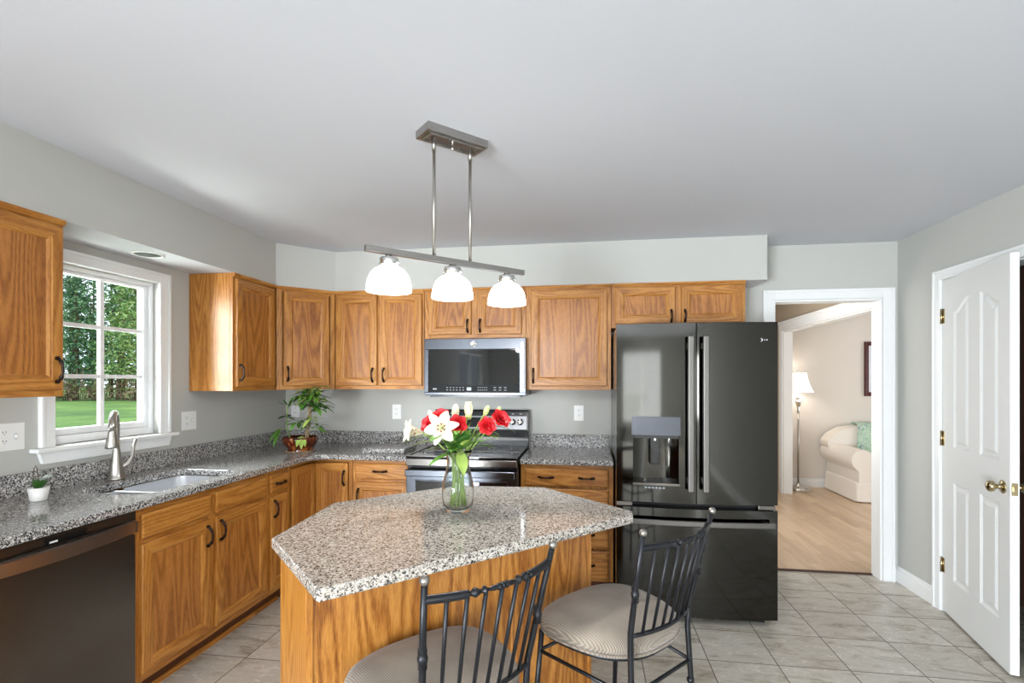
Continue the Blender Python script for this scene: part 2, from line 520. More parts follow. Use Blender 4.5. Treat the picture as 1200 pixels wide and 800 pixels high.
class MB:
    def __init__(s):
        s.v, s.f, s.mi, s.sm = [], [], [], []

    def add(s, vs, fs, mi=0, smooth=False):
        o = len(s.v)
        s.v += [Vector(p) for p in vs]
        for k, f in enumerate(fs):
            s.f.append([i + o for i in f])
            s.mi.append(mi[k] if isinstance(mi, (list, tuple)) else mi)
            s.sm.append(smooth)
        return o

    def box(s, x0, y0, z0, x1, y1, z1, mi=0):
        s.add([(x0, y0, z0), (x1, y0, z0), (x1, y1, z0), (x0, y1, z0), (x0, y0, z1), (x1, y0, z1), (x1, y1, z1), (x0, y1, z1)],
              [(0, 3, 2, 1), (4, 5, 6, 7), (0, 1, 5, 4), (1, 2, 6, 5), (2, 3, 7, 6), (3, 0, 4, 7)], mi)
        return s

    def prism(s, poly, z0, z1, mi_top=0, mi_side=0, mi_bot=0):
        n = len(poly)
        s.add([(x, y, z0) for x, y in poly] + [(x, y, z1) for x, y in poly],
              [list(range(n))[::-1], [n + i for i in range(n)]] + [(i, (i + 1) % n, n + (i + 1) % n, n + i) for i in range(n)],
              [mi_bot, mi_top] + [mi_side] * n)
        return s

    def extrude(s, poly, axis, a, b, mi=0, smooth=False):
        # poly of 2-D points in the plane across axis, extruded from a to b
        def P(p, t):
            return {'X': (t, p[0], p[1]), 'Y': (p[0], t, p[1]), 'Z': (p[0], p[1], t)}[axis]
        n = len(poly)
        s.add([P(p, a) for p in poly] + [P(p, b) for p in poly],
              [(i, (i + 1) % n, n + (i + 1) % n, n + i) for i in range(n)], mi, smooth)
        s.add([P(p, a) for p in poly], [list(range(n))], mi)
        s.add([P(p, b) for p in poly], [list(range(n))[::-1]], mi)
        return s

    def tube(s, pts, r, n=10, mi=0, caps=True, closed=False, flat=1.0):
        pts = [Vector(p) for p in pts]
        m = len(pts)
        rs = r if isinstance(r, (list, tuple)) else [r] * m
        tang = []
        for i in range(m):
            if closed:
                t = pts[(i + 1) % m] - pts[i - 1]
            else:
                t = pts[min(i + 1, m - 1)] - pts[max(i - 1, 0)]
            tang.append(t.normalized())
        up = Vector((0, 0, 1)) if abs(tang[0].z) < .9 else Vector((1, 0, 0))
        u = tang[0].cross(up).normalized()
        vs = []
        for i in range(m):
            t = tang[i]
            u = (u - t * u.dot(t))
            u = u.normalized() if u.length > 1e-6 else t.orthogonal().normalized()
            w = t.cross(u)
            for k in range(n):
                a = 2 * PI * k / n
                vs.append(pts[i] + (u * math.cos(a) + w * math.sin(a) * flat) * rs[i])
        fs = []
        for i in range(m if closed else m - 1):
            j = (i + 1) % m
            for k in range(n):
                fs.append((i * n + k, i * n + (k + 1) % n, j * n + (k + 1) % n, j * n + k))
        o = s.add(vs, fs, mi, True)
        if caps and not closed:
            s.f += [[o + k for k in range(n)][::-1], [o + (m - 1) * n + k for k in range(n)]]
            s.mi += [mi, mi]
            s.sm += [False, False]
        return s

    def lathe(s, prof, n=28, c=(0, 0, 0), mi=0, smooth=True):
        vs, idx = [], []
        for r, z in prof:
            if r < 1e-6:
                idx.append([len(vs)] * n)
                vs.append((c[0], c[1], c[2] + z))
            else:
                idx.append([len(vs) + k for k in range(n)])
                vs += [(c[0] + r * math.cos(2 * PI * k / n), c[1] + r * math.sin(2 * PI * k / n), c[2] + z) for k in range(n)]
        fs = []
        for i in range(len(prof) - 1):
            for k in range(n):
                q = [idx[i][k], idx[i][(k + 1) % n], idx[i + 1][(k + 1) % n], idx[i + 1][k]]
                q = list(dict.fromkeys(q))
                if len(q) > 2:
                    fs.append(q)
        s.add(vs, fs, mi, smooth)
        return s

    def ball(s, c, r, n=14, mi=0, sz=1.0):
        prof = [(r * math.sin(PI * k / 8), -r * sz * math.cos(PI * k / 8)) for k in range(9)]
        prof[0] = (0, -r * sz)
        prof[-1] = (0, r * sz)
        return s.lathe(prof, n, c, mi)

    def ringpanel(s, x0, z0, x1, z1, rings, back=0.0, y0=0.0, cap=0):
        # concentric frame: rings = (inset, height); y goes negative towards the viewer.  mats: 0 vertical grain, 1 horizontal grain
        vs = []
        rr = [(0, back)] + list(rings)
        for d, h in rr:
            vs += [(x0 + d, y0 - h, z0 + d), (x1 - d, y0 - h, z0 + d), (x1 - d, y0 - h, z1 - d), (x0 + d, y0 - h, z1 - d)]
        fs, mi = [], []
        for i in range(len(rr) - 1):
            for k in range(4):
                a, b = i * 4 + k, i * 4 + (k + 1) % 4
                fs.append((a, b, b + 4, a + 4))
                mi.append(1 if k in (0, 2) else 0)
        e = (len(rr) - 1) * 4
        fs.append((e, e + 1, e + 2, e + 3))
        mi.append(cap)
        fs.append((3, 2, 1, 0))
        mi.append(0)
        s.add(vs, fs, mi)
        return s

    def leaf(s, base, direction, length, width, droop=.3, mi=0, fold=.15, seg=6):
        d = Vector(direction).normalized()
        side = d.cross(Vector((0, 0, 1)))
        if side.length < .05:
            side = Vector((1, 0, 0))
        side.normalize()
        up = side.cross(d)
        vs = []
        for i in range(seg + 1):
            t = i / seg
            w = width * .5 * math.sin(PI * min(1, t * .95 + .03)) ** .8
            p = Vector(base) + d * (length * t) - Vector((0, 0, 1)) * (droop * length * t * t)
            vs += [p - side * w + up * (fold * w), p, p + side * w + up * (fold * w)]
        fs = []
        for i in range(seg):
            a = i * 3
            fs += [(a, a + 1, a + 4, a + 3), (a + 1, a + 2, a + 5, a + 4)]
        s.add(vs, fs, mi, True)
        return s

    def xf(s, m, start=0):
        for i in range(start, len(s.v)):
            s.v[i] = m @ s.v[i]
        return s

    def build(s, name, mats, parent=None, loc=None, rz=0.0, bevel=0.0, seg=2, off=(0, 0, 0), subsurf=0, rot=None, recalc=True):
        me = bpy.data.meshes.new(name)
        o3 = Vector(off)
        me.from_pydata([tuple((p - o3) * I) for p in s.v], [], s.f)
        if isinstance(mats, str):
            mats = [mats]
        for q in mats:
            me.materials.append(M[q])
        for p, mi, sm in zip(me.polygons, s.mi, s.sm):
            p.material_index = mi
            p.use_smooth = sm
        if recalc:
            bm = bmesh.new()
            bm.from_mesh(me)
            bmesh.ops.recalc_face_normals(bm, faces=bm.faces)
            bm.to_mesh(me)
            bm.free()
        me.update()
        ob = bpy.data.objects.new(name, me)
        COL.objects.link(ob)
        if parent is not None:
            ob.parent = parent
        if loc is not None:
            ob.location = [c * I for c in loc]
        ob.rotation_euler = rot if rot else (0, 0, rz)
        if bevel:
            b = ob.modifiers.new('bevel', 'BEVEL')
            b.width = bevel * I
            b.segments = seg
            b.limit_method = 'ANGLE'
            b.angle_limit = math.radians(40)
            b.harden_normals = False
        if subsurf:
            b = ob.modifiers.new('subsurf', 'SUBSURF')
            b.levels = b.render_levels = subsurf
        return ob


def bx(*a, mi=0):
    return MB().box(*a, mi=mi)


def thing(name, label, cat, loc=(0, 0, 0), rz=0.0, group=None):
    o = bpy.data.objects.new(name, None)
    o.empty_display_size = .05
    COL.objects.link(o)
    o.location = [c * I for c in loc]
    o.rotation_euler = (0, 0, rz)
    o['label'] = label
    o['category'] = cat
    if group:
        o['group'] = group
    return o


def tag(o, label, cat, group=None, kind=None):
    o['label'] = label
    o['category'] = cat
    if group:
        o['group'] = group
    if kind:
        o['kind'] = kind
    return o


def struct(o):
    o['kind'] = 'structure'
    return o


# ------------------------------------------------------------------ room shell
XL, XR, YB, CE, SB = -100.0, 86.0, 156.7, 95.4, 83.4
YR = -230.0
WY0, WY1, WZ0, WZ1 = 81.9, 105.6, 44.0, 79.2          # sink window opening
DX0, DX1, DZ = 53.2, 82.1, 79.6                        # doorway to the hall
PY0, PY1, PZ = 107.6, 138.5, 80.9                      # closet door opening

struct(bx(XL - 4, YR - 5, -2, XR + 44, 161.0, 0).build('floor', 'floor_tile'))
struct(bx(44, 161.0, -2, 250, 294, .02).build('floor_hall', 'hardwood'))
struct(bx(XL - 5, YR - 5, CE, XR + 44, 161.2, CE + 4).build('ceiling', 'ceiling_white'))
struct(bx(40, 161.2, CE, 250, 294, CE + 4).build('ceiling_hall', 'ceiling_white'))


def wall_holes(name, mat, axis, t0, t1, a0, a1, z0, z1, holes):
    """wall slab across axis between t0..t1, running a0..a1, with rectangular holes (b0,b1,c0,c1)"""
    mb = MB()

    def B(b0, b1, c0, c1):
        if b1 - b0 < .01 or c1 - c0 < .01:
            return
        if axis == 'X':
            mb.box(t0, b0, c0, t1, b1, c1)
        else:
            mb.box(b0, t0, c0, b1, t1, c1)
    cur = a0
    for b0, b1, c0, c1 in sorted(holes):
        B(cur, b0, z0, z1)
        B(b0, b1, z0, c0)
        B(b0, b1, c1, z1)
        cur = b1
    B(cur, a1, z0, z1)
    return struct(mb.build(name, mat))


wall_holes('wall_back', 'wall_grey', 'Y', YB, YB + 4.4, XL, XR + 4, 0, CE, [(DX0, DX1, -.01, DZ)])
wall_holes('wall_left', 'wall_grey', 'X', XL - 4.6, XL, YR, YB + 4.4, 0, CE, [(WY0, WY1, WZ0, WZ1), (-196, -104, 1, 81)])
wall_holes('wall_right', 'wall_grey', 'X', XR, XR + 4.4, YR, YB, 0, CE, [(PY0, PY1, -.01, PZ), (-180, -120, 28, 78)])
wall_holes('wall_rear', 'wall_grey', 'Y', YR - 4.4, YR, XL - 4.6, XR + 4.4, 0, CE, [(-58, 22, 20, 84)])
# hall and living room beyond the doorway
wall_holes('wall_hall', 'wall_hall_dim', 'X', 96.4, 100.6, 161.2, 289, 0, CE, [(172.0, 270.0, -.01, 81.0)])
struct(bx(44, 288.9, 0, 250, 293, CE).build('wall_living', 'wall_cream'))
struct(bx(246, 161.2, 0, 250, 288.9, CE).build('wall_living_right', 'wall_cream'))
struct(bx(101, 161.2, 0, 246, 165, CE).build('wall_living_near', 'wall_cream'))
struct(bx(40, 161.2, 0, 44, 293, CE).build('wall_hall_left', 'wall_hall_dim'))
# closet behind the open door
struct(bx(XR + 4.4, 100, 0, XR + 40, 102, CE).build('wall_closet', 'closet_brown'))
struct(bx(XR + 4.4, 144, 0, XR + 40, 146, CE).build('wall_closet_far', 'closet_brown'))
struct(bx(XR + 38, 102, 0, XR + 40, 144, CE).build('wall_closet_back', 'closet_brown'))

# soffit over the wall cabinets
SOF = [(XL, -40), (-87.6, -40), (-87.6, 132.4), (-75.9, 144.5), (47.6, 144.5), (47.6, YB), (XL, YB)]
struct(MB().prism(SOF, SB, CE, 0, 0, 1).build('soffit', ['wall_grey', 'ceiling_white']))

# white casing of the hall doorway, on the kitchen side and lining the opening
def casing_profile(mb, box):
    mb.box(*box)


cas = MB()
for x0, x1 in ((DX0 - 2.9, DX0), (DX1, DX1 + 2.9)):
    cas.box(x0, YB - .6, 0, x1, YB, DZ + 2.8)
cas.box(DX0, YB - .6, DZ, DX1, YB, DZ + 2.8)
for x0, x1 in ((DX0 - 2.9, DX0 - 2.1), (DX1 + 2.1, DX1 + 2.9)):
    cas.box(x0, YB - .95, 0, x1, YB - .6, DZ + 2.8)
cas.box(DX0 - 2.1, YB - .95, DZ + 2.0, DX1 + 2.1, YB - .6, DZ + 2.8)
cas.box(DX0, YB - .1, 0, DX0 + .6, YB + 4.5, DZ)
cas.box(DX1 - .6, YB - .1, 0, DX1, YB + 4.5, DZ)
cas.box(DX0 + .6, YB - .1, DZ - .6, DX1 - .6, YB + 4.5, DZ)
struct(cas.build('trim_1', 'trim_white', bevel=.12))
# casing of the closet door
cas = MB()
for y0, y1 in ((PY0 - 2.4, PY0), (PY1, PY1 + 2.4)):
    cas.box(XR - .7, y0, 0, XR, y1, PZ + 2.4)
cas.box(XR - .7, PY0, PZ, XR, PY1, PZ + 2.4)
cas.box(XR - .1, PY1 - .5, 0, XR + 4.5, PY1, PZ)
cas.box(XR - .1, PY0, 0, XR + 4.5, PY0 + .5, PZ)
cas.box(XR - .1, PY0 + .5, PZ - .4, XR + 4.5, PY1 - .5, PZ)
cas.box(XR - 1.0, PY1 + 1.7, 0, XR - .7, PY1 + 2.4, PZ + 2.4)
cas.box(XR - 1.0, PY0 - 2.4, PZ + 1.7, XR - .7, PY1 + 1.7, PZ + 2.4)
struct(cas.build('trim_2', 'trim_white', bevel=.12))
# cased opening in the hall wall
cas = MB()
cas.box(95.6, 172, 81.0, 96.4, 274, 85.6)
cas.box(94.9, 171, 84.4, 95.6, 274.6, 85.6)
cas.box(95.6, 270, 0, 96.4, 273.6, 81.0)
cas.box(96.4, 269.4, 0, 100.6, 270, 81.0)
cas.box(96.4, 172, 80.4, 100.6, 269.4, 81.0)
struct(cas.build('trim_3', 'trim_white', bevel=.1))

struct(MB().extrude([(160.3, .02), (160.5, .35), (161.5, .35), (161.8, .05)], 'X', DX0 + .6, DX1 - .6).build('trim_5', 'closet_brown'))

# baseboards
def baseboard(name, pts):
    mb = MB()
    for (x0, y0, x1, y1, nx, ny) in pts:
        for t, h in ((.55, 3.6), (.32, 4.6)):
            mb.box(min(x0, x1, x0 + nx * t, x1 + nx * t), min(y0, y1, y0 + ny * t, y1 + ny * t), 0,
                   max(x0, x1, x0 + nx * t, x1 + nx * t), max(y0, y1, y0 + ny * t, y1 + ny * t), h)
    return struct(mb.build(name, 'trim_white', bevel=.15))


baseboard('baseboard_right', [(XR, PY1 + 2.4, XR, YB, -1, 0), (XR, YR, XR, PY0 - 2.4, -1, 0)])
baseboard('baseboard_back', [(DX1 + 2.9, YB, XR - .6, YB, 0, -1)])
baseboard('baseboard_living', [(101, 288.9, 246, 288.9, 0, -1)])

# ---- sink window
wf = MB()
X0 = XL
for y0, y1 in ((WY0 - 2.7, WY0), (WY1, WY1 + 2.9)):
    wf.box(X0, y0, 43.9, X0 + .7, y1, WZ1 + 2.4)
    oy = y0 if y0 < WY0 - 1 else y1 - .7
    wf.box(X0 + .7, oy, 43.9, X0 + 1.0, oy + .7, WZ1 + 2.4)
wf.box(X0, WY0, WZ1, X0 + .7, WY1, WZ1 + 2.4)
wf.box(X0 + .7, WY0 - 2.0, WZ1 + 1.7, X0 + 1.0, WY1 + 2.2, WZ1 + 2.4)
cas_o = struct(wf.build('trim_4', 'trim_white', bevel=.12))
wr = thing('window_1', '', 'window', (XL, 93.7, 44))
del wr['label'], wr['category']
struct(wr)
wo = (XL, 93.7, 44)
fr = MB()
g = .02
for a, b, xf0, xf1 in ((WY0 + g, WY1 - g, -4.5, -1.2),):
    for (y0, y1, z0, z1) in ((a, a + .9, WZ0 + g, WZ1 - g), (b - .9, b, WZ0 + g, WZ1 - g), (a + .9, b - .9, WZ0 + g, WZ0 + 1.6), (a + .9, b - .9, WZ1 - .9, WZ1 - g)):
        fr.box(XL + xf0, y0, z0, XL + xf1, y1, z1)
fr.build('window_frame', 'vinyl_white', wr, off=wo, bevel=.1)
sh = MB()
GY0, GY1, GZ0, GZ1 = 83.9, 103.6, 46.9, 77.6
for (y0, y1, z0, z1) in ((WY0 + .95, GY0, 45.65, 78.25), (GY1, WY1 - .95, 45.65, 78.25), (GY0, GY1, 45.65, GZ0), (GY0, GY1, GZ1, 78.25)):
    sh.box(XL - 3.6, y0, z0, XL - 1.9, y1, z1)
sh.build('sash', 'vinyl_white', wr, off=wo, bevel=.15)
mu = MB()
mu.box(XL - 2.95, 93.3, GZ0, XL - 2.15, 94.2, GZ1)
for zz in (57.2, 67.6):
    mu.box(XL - 2.9, GY0, zz - .42, XL - 2.2, GY1, zz + .42)
mu.build('muntins', 'vinyl_white', wr, off=wo)
bx(XL - 2.75, GY0 - .3, GZ0 - .3, XL - 2.60, GY1 + .3, GZ1 + .3).build('pane', 'window_glass', wr, off=wo)
stl = MB().box(XL - 1.1, WY0 + .05, 43.3, XL + .02, WY1 - .05, 44.0).box(XL + .02, WY0 - 4.2, 43.1, XL + 1.9, WY1 + 4.4, 43.9)
stl.build('window_sill', 'trim_white', wr, off=wo, bevel=.2)
ap = MB()
ap.extrude([(WY0 - 2.9, 43.08), (WY1 + 3.2, 43.08), (WY1 + 2.5, 40.9), (WY0 - 2.2, 40.9)], 'X', XL + .02, XL + .75)
ap.build('apron', 'trim_white', wr, off=wo, bevel=.12)

# ---- unseen glazed door on the left; both windows are added around the fill lamps
def plain_window(name, axis, t, a0, a1, z0, z1, bars):
    mb = MB()
    w = 2.2

    def B(b0, b1, c0, c1):
        if axis == 'X':
            mb.box(t - 1.2, b0, c0, t + 1.2, b1, c1)
        else:
            mb.box(b0, t - 1.2, c0, b1, t + 1.2, c1)
    B(a0, a0 + w, z0, z1)
    B(a1 - w, a1, z0, z1)
    B(a0 + w, a1 - w, z0, z0 + w)
    B(a0 + w, a1 - w, z1 - w, z1)
    for q in bars:
        B(q - 1.6, q + 1.6, z0 + w, z1 - w)
    return struct(mb.build(name, 'vinyl_white', bevel=.2))


plain_window('door_2', 'X', XL - 2.4, -195.9, -104.1, 1.05, 80.9, [-150])
plain_window('added_window_right', 'X', XR + 2.2, -179.9, -120.1, 28.1, 77.9, [-150])
plain_window('added_window_rear', 'Y', YR - 2.4, -57.9, 21.9, 20.1, 83.9, [-18])

# ---- closet door, standing ajar into the room
door_len, th = 29.4, 1.38
dr = thing('door_1', '', 'door', (85.75, 137.9, .5), math.atan2(109.8 - 138.0, 79.6 - 85.9))
del dr['label'], dr['category']
struct(dr)
# local x runs from the hinge to the free edge; the face seen is local -y side mirrored: y=0 is the room face
leafm = MB()
H_ = 80.1
sx = [0.0, 5.6, 13.2, 17.9, 25.5, door_len]


def arch(t, flip):
    # top edge of the upper panels: rises towards the middle of the door
    s_ = t if not flip else 1 - t
    return 71.8 + 2.9 * (s_ * s_ * (3 - 2 * s_))


def door_panel(mb, x0, x1, z0, top, face_y, sgn):
    n = 9
    outl = [(x0, z0), (x1, z0)]
    for k in range(n):
        t = 1 - k / (n - 1)
        outl.append((x0 + (x1 - x0) * t, top(t)))
    cx, cz = (x0 + x1) / 2, (z0 + top(.5)) / 2

    def inset(d):
        r = []
        for x, z in outl:
            fx = max(-1, min(1, (x - cx) / ((x1 - x0) / 2)))
            fz = 1 if z > cz else -1
            r.append((x - fx * d, z - fz * d))
        return r
    loops = [(outl, 0), (inset(.55), -.34), (inset(1.0), -.34), (inset(1.7), -.04)]
    vs, fs = [], []
    m = len(outl)
    for lp, h in loops:
        vs += [(x, face_y + sgn * h, z) for x, z in lp]
    for i in range(len(loops) - 1):
        for k in range(m):
            fs.append((i * m + k, i * m + (k + 1) % m, (i + 1) * m + (k + 1) % m, (i + 1) * m + k))
    fs.append([3 * m + k for k in range(m)])
    mb.add(vs, fs)
    return outl


panels = [(sx[1], sx[2], 40.1, lambda t: arch(t, False)), (sx[3], sx[4], 40.1, lambda t: arch(t, True)),
          (sx[1], sx[2], 8.9, lambda t: 32.0), (sx[3], sx[4], 8.9, lambda t: 32.0)]
for fy, sgn in ((0.0, -1), (th, 1)):
    for x0, x1, z0, top in panels:
        door_panel(leafm, x0, x1, z0, top, fy, sgn)
    # stiles and rails around the panels
    def Q(a, b, c, d):
        leafm.add([(a, fy, c), (b, fy, c), (b, fy, d), (a, fy, d)], [(0, 1, 2, 3)])
    Q(0, sx[1], 0, H_)
    Q(sx[4], door_len, 0, H_)
    Q(sx[2], sx[3], 0, H_)
    for (x0, x1) in ((sx[1], sx[2]), (sx[3], sx[4])):
        Q(x0, x1, 0, 8.9)
        Q(x0, x1, 32.0, 40.1)
    for (x0, x1, flip) in ((sx[1], sx[2], False), (sx[3], sx[4], True)):
        n = 9
        for k in range(n - 1):
            t0, t1 = k / (n - 1), (k + 1) / (n - 1)
            xa, xb = x0 + (x1 - x0) * t0, x0 + (x1 - x0) * t1
            leafm.add([(xa, fy, arch(t0, flip)), (xb, fy, arch(t1, flip)), (xb, fy, H_), (xa, fy, H_)], [(0, 1, 2, 3)])
for q in ([(0, 0, 0), (0, th, 0), (0, th, H_), (0, 0, H_)], [(door_len, 0, 0), (door_len, th, 0), (door_len, th, H_), (door_len, 0, H_)],
          [(0, 0, 0), (door_len, 0, 0), (door_len, th, 0), (0, th, 0)], [(0, 0, H_), (door_len, 0, H_), (door_len, th, H_), (0, th, H_)]):
    leafm.add(q, [(0, 1, 2, 3)])
# room face must be the -x side: mirror local y so that thickness lies behind the face
leafm.build('door_leaf', 'door_white', dr)
for kz in (11, 41.8, 71.5):
    hb = MB().box(-.55, -.12, kz - 1.75, .95, .02, kz + 1.75)
    hb.tube([(-.1, -.28, kz - 1.8), (-.1, -.28, kz + 1.8)], .26)
    hb.build('hinge', 'brass', dr)


def knob(mb, x, z, y, sgn):
    n0 = len(mb.v)
    mb.lathe([(0, 0), (1.3, 0), (1.3, .12), (1.0, .3), (.5, .42), (.42, 1.1), (.6, 1.25), (1.0, 1.5), (1.12, 1.9), (1.0, 2.3), (.6, 2.55), (0, 2.62)], 22)
    mb.xf(Matrix.Translation((x, y, z)) @ Matrix.Rotation(PI / 2 * (1 if sgn < 0 else -1), 4, 'X'), n0)


kb = MB()
knob(kb, 26.9, 35.2, 0, -1)
kb.build('door_knob', 'brass', dr)
kb = MB()
knob(kb, 26.9, 35.2, th, 1)
kb.build('door_knob', 'brass', dr)
lp = MB().box(door_len, .2, 34.0, door_len + .06, 1.18, 36.4).box(door_len + .06, .45, 34.8, door_len + .35, .95, 35.6)
lp.build('latch_plate', 'brass', dr)

# ------------------------------------------------------------------ cabinets
RINGS = [(0, .60), (.16, .75), (1.75, .75), (1.86, .66), (2.1, .66), (2.25, .58), (2.5, .40)]
DRAW = [(0, .55), (.10, .62), (.32, .75)]


def pull(kind, cx, cz, length=4.0, y=-.75):
    """arched bronze pull, on the door face at y"""
    mb = MB()
    pts, rs = [], []
    n = 18
    for k in range(n + 1):
        t = -1 + 2 * k / n
        out = .18 + .98 * max(0, 1 - abs(t) ** 2.6)
        r = .19 + .15 * math.exp(-((abs(t) - .62) / .16) ** 2) + .16 * math.exp(-((abs(t) - 1) / .14) ** 2) + .03 * math.exp(-(t / .25) ** 2)
        q = t * length / 2
        pts.append((cx, y - out, cz + q) if kind == 'v' else (cx + q, y - out, cz))
        rs.append(r)
    mb.tube(pts, rs, 10)
    for e in (-1, 1):
        q = e * length / 2 * .96
        c = (cx, cz + q) if kind == 'v' else (cx + q, cz)
        mb.tube([(c[0], y, c[1]), (c[0], y - .3, c[1])], [.34, .28], 10)
    return mb


def cabinet(name, label, loc, rz, w, h, d, fronts, group=None, crown=False, toe=0, cat='cabinet', frame=None, box_poly=None, hollow=None):
    """local frame: x right, z up, y=0 the face-frame plane, +y into the wall. fronts: (kind,x0,z0,x1,z1,pulls)"""
    r = thing(name, label, cat, loc, rz, group)
    g = .03
    ztop = h - (.02 if not crown else .02)
    c = MB()
    if box_poly:
        c.prism(box_poly, toe, ztop)
    elif hollow:
        c.box(g, .76, toe, w - g, d, hollow).box(g, .76, hollow, .75, d, ztop).box(w - .75, .76, hollow, w - g, d, ztop).box(.75, d - .4, hollow, w - .75, d, ztop)
    else:
        c.box(g, .76, toe, w - g, d, ztop)
    c.build('carcass', 'oak_vertical', r, bevel=.05)
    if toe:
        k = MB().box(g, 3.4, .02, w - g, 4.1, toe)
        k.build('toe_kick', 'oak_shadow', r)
        k = MB().extrude([(3.4, .02), (2.95, .02), (2.95, .45), (3.1, .85), (3.4, .95)], 'X', g, w - g)
        k.build('shoe_moulding', 'oak_horizontal', r)
    # face frame: rails and stiles as one frame around the openings
    f = MB()
    for (x0, z0, x1, z1, mi) in (frame or [(g, toe, 1.5, ztop, 0), (w - 1.5, toe, w - g, ztop, 0), (1.5, toe, w - 1.5, toe + 1.3, 1), (1.5, ztop - 1.6, w - 1.5, ztop, 1)]):
        f.box(x0, 0, z0, x1, .75, z1, mi=mi)
    f.build('face_frame', OAK, r, bevel=.04)
    if crown:
        cr = MB().extrude([(.2, h - .95), (-.35, h - .95), (-.45, h - .7), (-.62, h - .4), (-.62, h - .03), (.2, h - .03)], 'X', g, w - g)
        cr.build('crown_strip', 'oak_horizontal', r)
    for kind, x0, z0, x1, z1, pulls in fronts:
        m = MB()
        if kind == 'door':
            m.ringpanel(x0, z0, x1, z1, RINGS, cap=2)
            ob = m.build('door', OAK, r)
        else:
            m.ringpanel(x0, z0, x1, z1, DRAW)
            ob = m.build('drawer' if kind == 'drawer' else 'false_front', ['oak_horizontal', 'oak_horizontal'], r)
        for p in pulls:
            pull(*p).build('pull', 'bronze', ob)
    return r


UZ, UH = 53.7, SB - 53.7 - .03           # wall cabinets
YF = 144.4
U = lambda z: z - UZ
g_up = 'oak wall cabinets under the soffit'
cabinet('wall_cabinet', 'oak wall cabinet left of the sink window, cut off by the picture edge', (-87.75, 41.6, UZ), PI / 2, 32, UH, 12.2,
        [('door', .6, 1.1, 15.4, 28.2, [('v', 1.9, 4.3)]), ('door', 16.3, 1.1, 31.4, 28.2, [('v', 30.3, 4.4)])], g_up, True)
cabinet('wall_cabinet', 'oak wall cabinet right of the sink window with pale side panel', (-87.75, 114.9, UZ), PI / 2, 17.2, UH, 12.2,
        [('door', .75, 1.1, 16.4, 28.2, [('v', 1.75, 4.6)])], g_up, True)
dl = math.hypot(-75.95 + 87.65, 144.35 - 132.65)
cabinet('wall_cabinet', 'angled oak corner wall cabinet with single door above the potted plant', (-87.65, 132.65, UZ), PI / 4, dl, UH, 12.2,
        [('door', 1.9, 1.1, dl - 1.9, 28.2, [('v', 2.9, 4.6)])], g_up, True,
        box_poly=[(.1, .76), (dl - .1, .76), (dl + 7.9, 8.75), (dl + 0.0, 16.6), (dl / 2, 24.9), (0.0, 16.6), (-7.9, 8.75)])
# its carcass reaches into the corner; kept clear of the walls above
cabinet('wall_cabinet', 'oak wall cabinet with two narrow doors left of the microwave', (-75.85, YF, UZ), 0, 28.05, UH, 12.2,
        [('door', .6, 1.1, 13.5, 28.2, [('v', 12.3, 4.3)]), ('door', 14.6, 1.1, 27.5, 28.2, [('v', 15.8, 4.3)])], g_up, True,
        frame=[(.03, 0, 1.2, UH - .02, 0), (26.9, 0, 28.02, UH - .02, 0), (12.8, 1.3, 15.2, UH - 1.6, 0), (1.2, 0, 26.9, 1.3, 1), (1.2, UH - 1.6, 26.9, UH - .02, 1)])
cabinet('wall_cabinet', 'short oak wall cabinet with two doors directly above the microwave', (-47.7, YF, 68.6), 0, 30.1, SB - 68.63, 12.2,
        [('door', 1.4, 1.1, 14.2, 13.4, [('v', 13.2, 3.6, 3.6)]), ('door', 16.0, 1.1, 28.9, 13.4, [('v', 16.9, 3.6, 3.6)])], g_up, True,
        frame=[(.03, 0, 1.9, 14.7, 0), (28.3, 0, 30.07, 14.7, 0), (13.7, 1.5, 16.5, 13.1, 0), (1.9, 0, 28.3, 1.5, 1), (1.9, 13.1, 28.3, 14.7, 1)])
cabinet('wall_cabinet', 'oak wall cabinet with one wide door between microwave and refrigerator', (-17.55, YF, UZ), 0, 24.0, UH, 12.2,
        [('door', 1.5, 1.1, 22.9, 28.2, [('v', 2.2, 4.0)])], g_up, True,
        frame=[(.03, 0, 2.0, UH - .02, 0), (22.2, 0, 23.97, UH - .02, 0), (2.0, 0, 22.2, 1.3, 1), (2.0, UH - 1.6, 22.2, UH - .02, 1)])
cabinet('wall_cabinet', 'oak wall cabinet with two doors directly above the refrigerator', (6.5, YF, 71.0), 0, 35.5, SB - 71.03, 12.2,
        [('door', 1.1, 1.1, 17.2, 11.2, [('v', 16.1, 3.0, 3.2)]), ('door', 18.8, 1.1, 34.6, 11.2, [('v', 19.7, 3.0, 3.2)])], g_up, True,
        frame=[(.03, 0, 1.8, 12.35, 0), (34.0, 0, 35.47, 12.35, 0), (16.6, 1.4, 19.4, 10.9, 0), (1.8, 0, 34.0, 1.4, 1), (1.8, 10.9, 34.0, 12.35, 1)])

# base cabinets
BH, TOE = 34.62, 4.5
XF, YFB = -76.0, 132.7
g_b = 'oak base cabinets under the perimeter counter'
cabinet('base_cabinet', 'oak sink base cabinet with two doors and two false drawer fronts', (XF, 75.0, 0), PI / 2, 36.3, BH, 23.6,
        [('front', 1.4, 29.1, 17.4, 33.4, []), ('front', 18.9, 29.1, 35.4, 33.4, []),
         ('door', 1.4, 5.9, 17.4, 28.3, [('v', 16.3, 25.2)]), ('door', 18.9, 5.9, 35.4, 28.3, [('v', 20.0, 25.4)])], g_b, toe=TOE,
        frame=[(.03, TOE, 1.9, BH - .02, 0), (16.9, TOE + 1.6, 19.4, BH - 1.5, 0), (34.9, TOE, 36.27, BH - .02, 0), (1.9, TOE, 34.9, TOE + 1.6, 1), (1.9, BH - 1.5, 34.9, BH - .02, 1),
               (1.9, 28.0, 16.9, 29.4, 1), (19.4, 28.0, 34.9, 29.4, 1)], hollow=24.0)
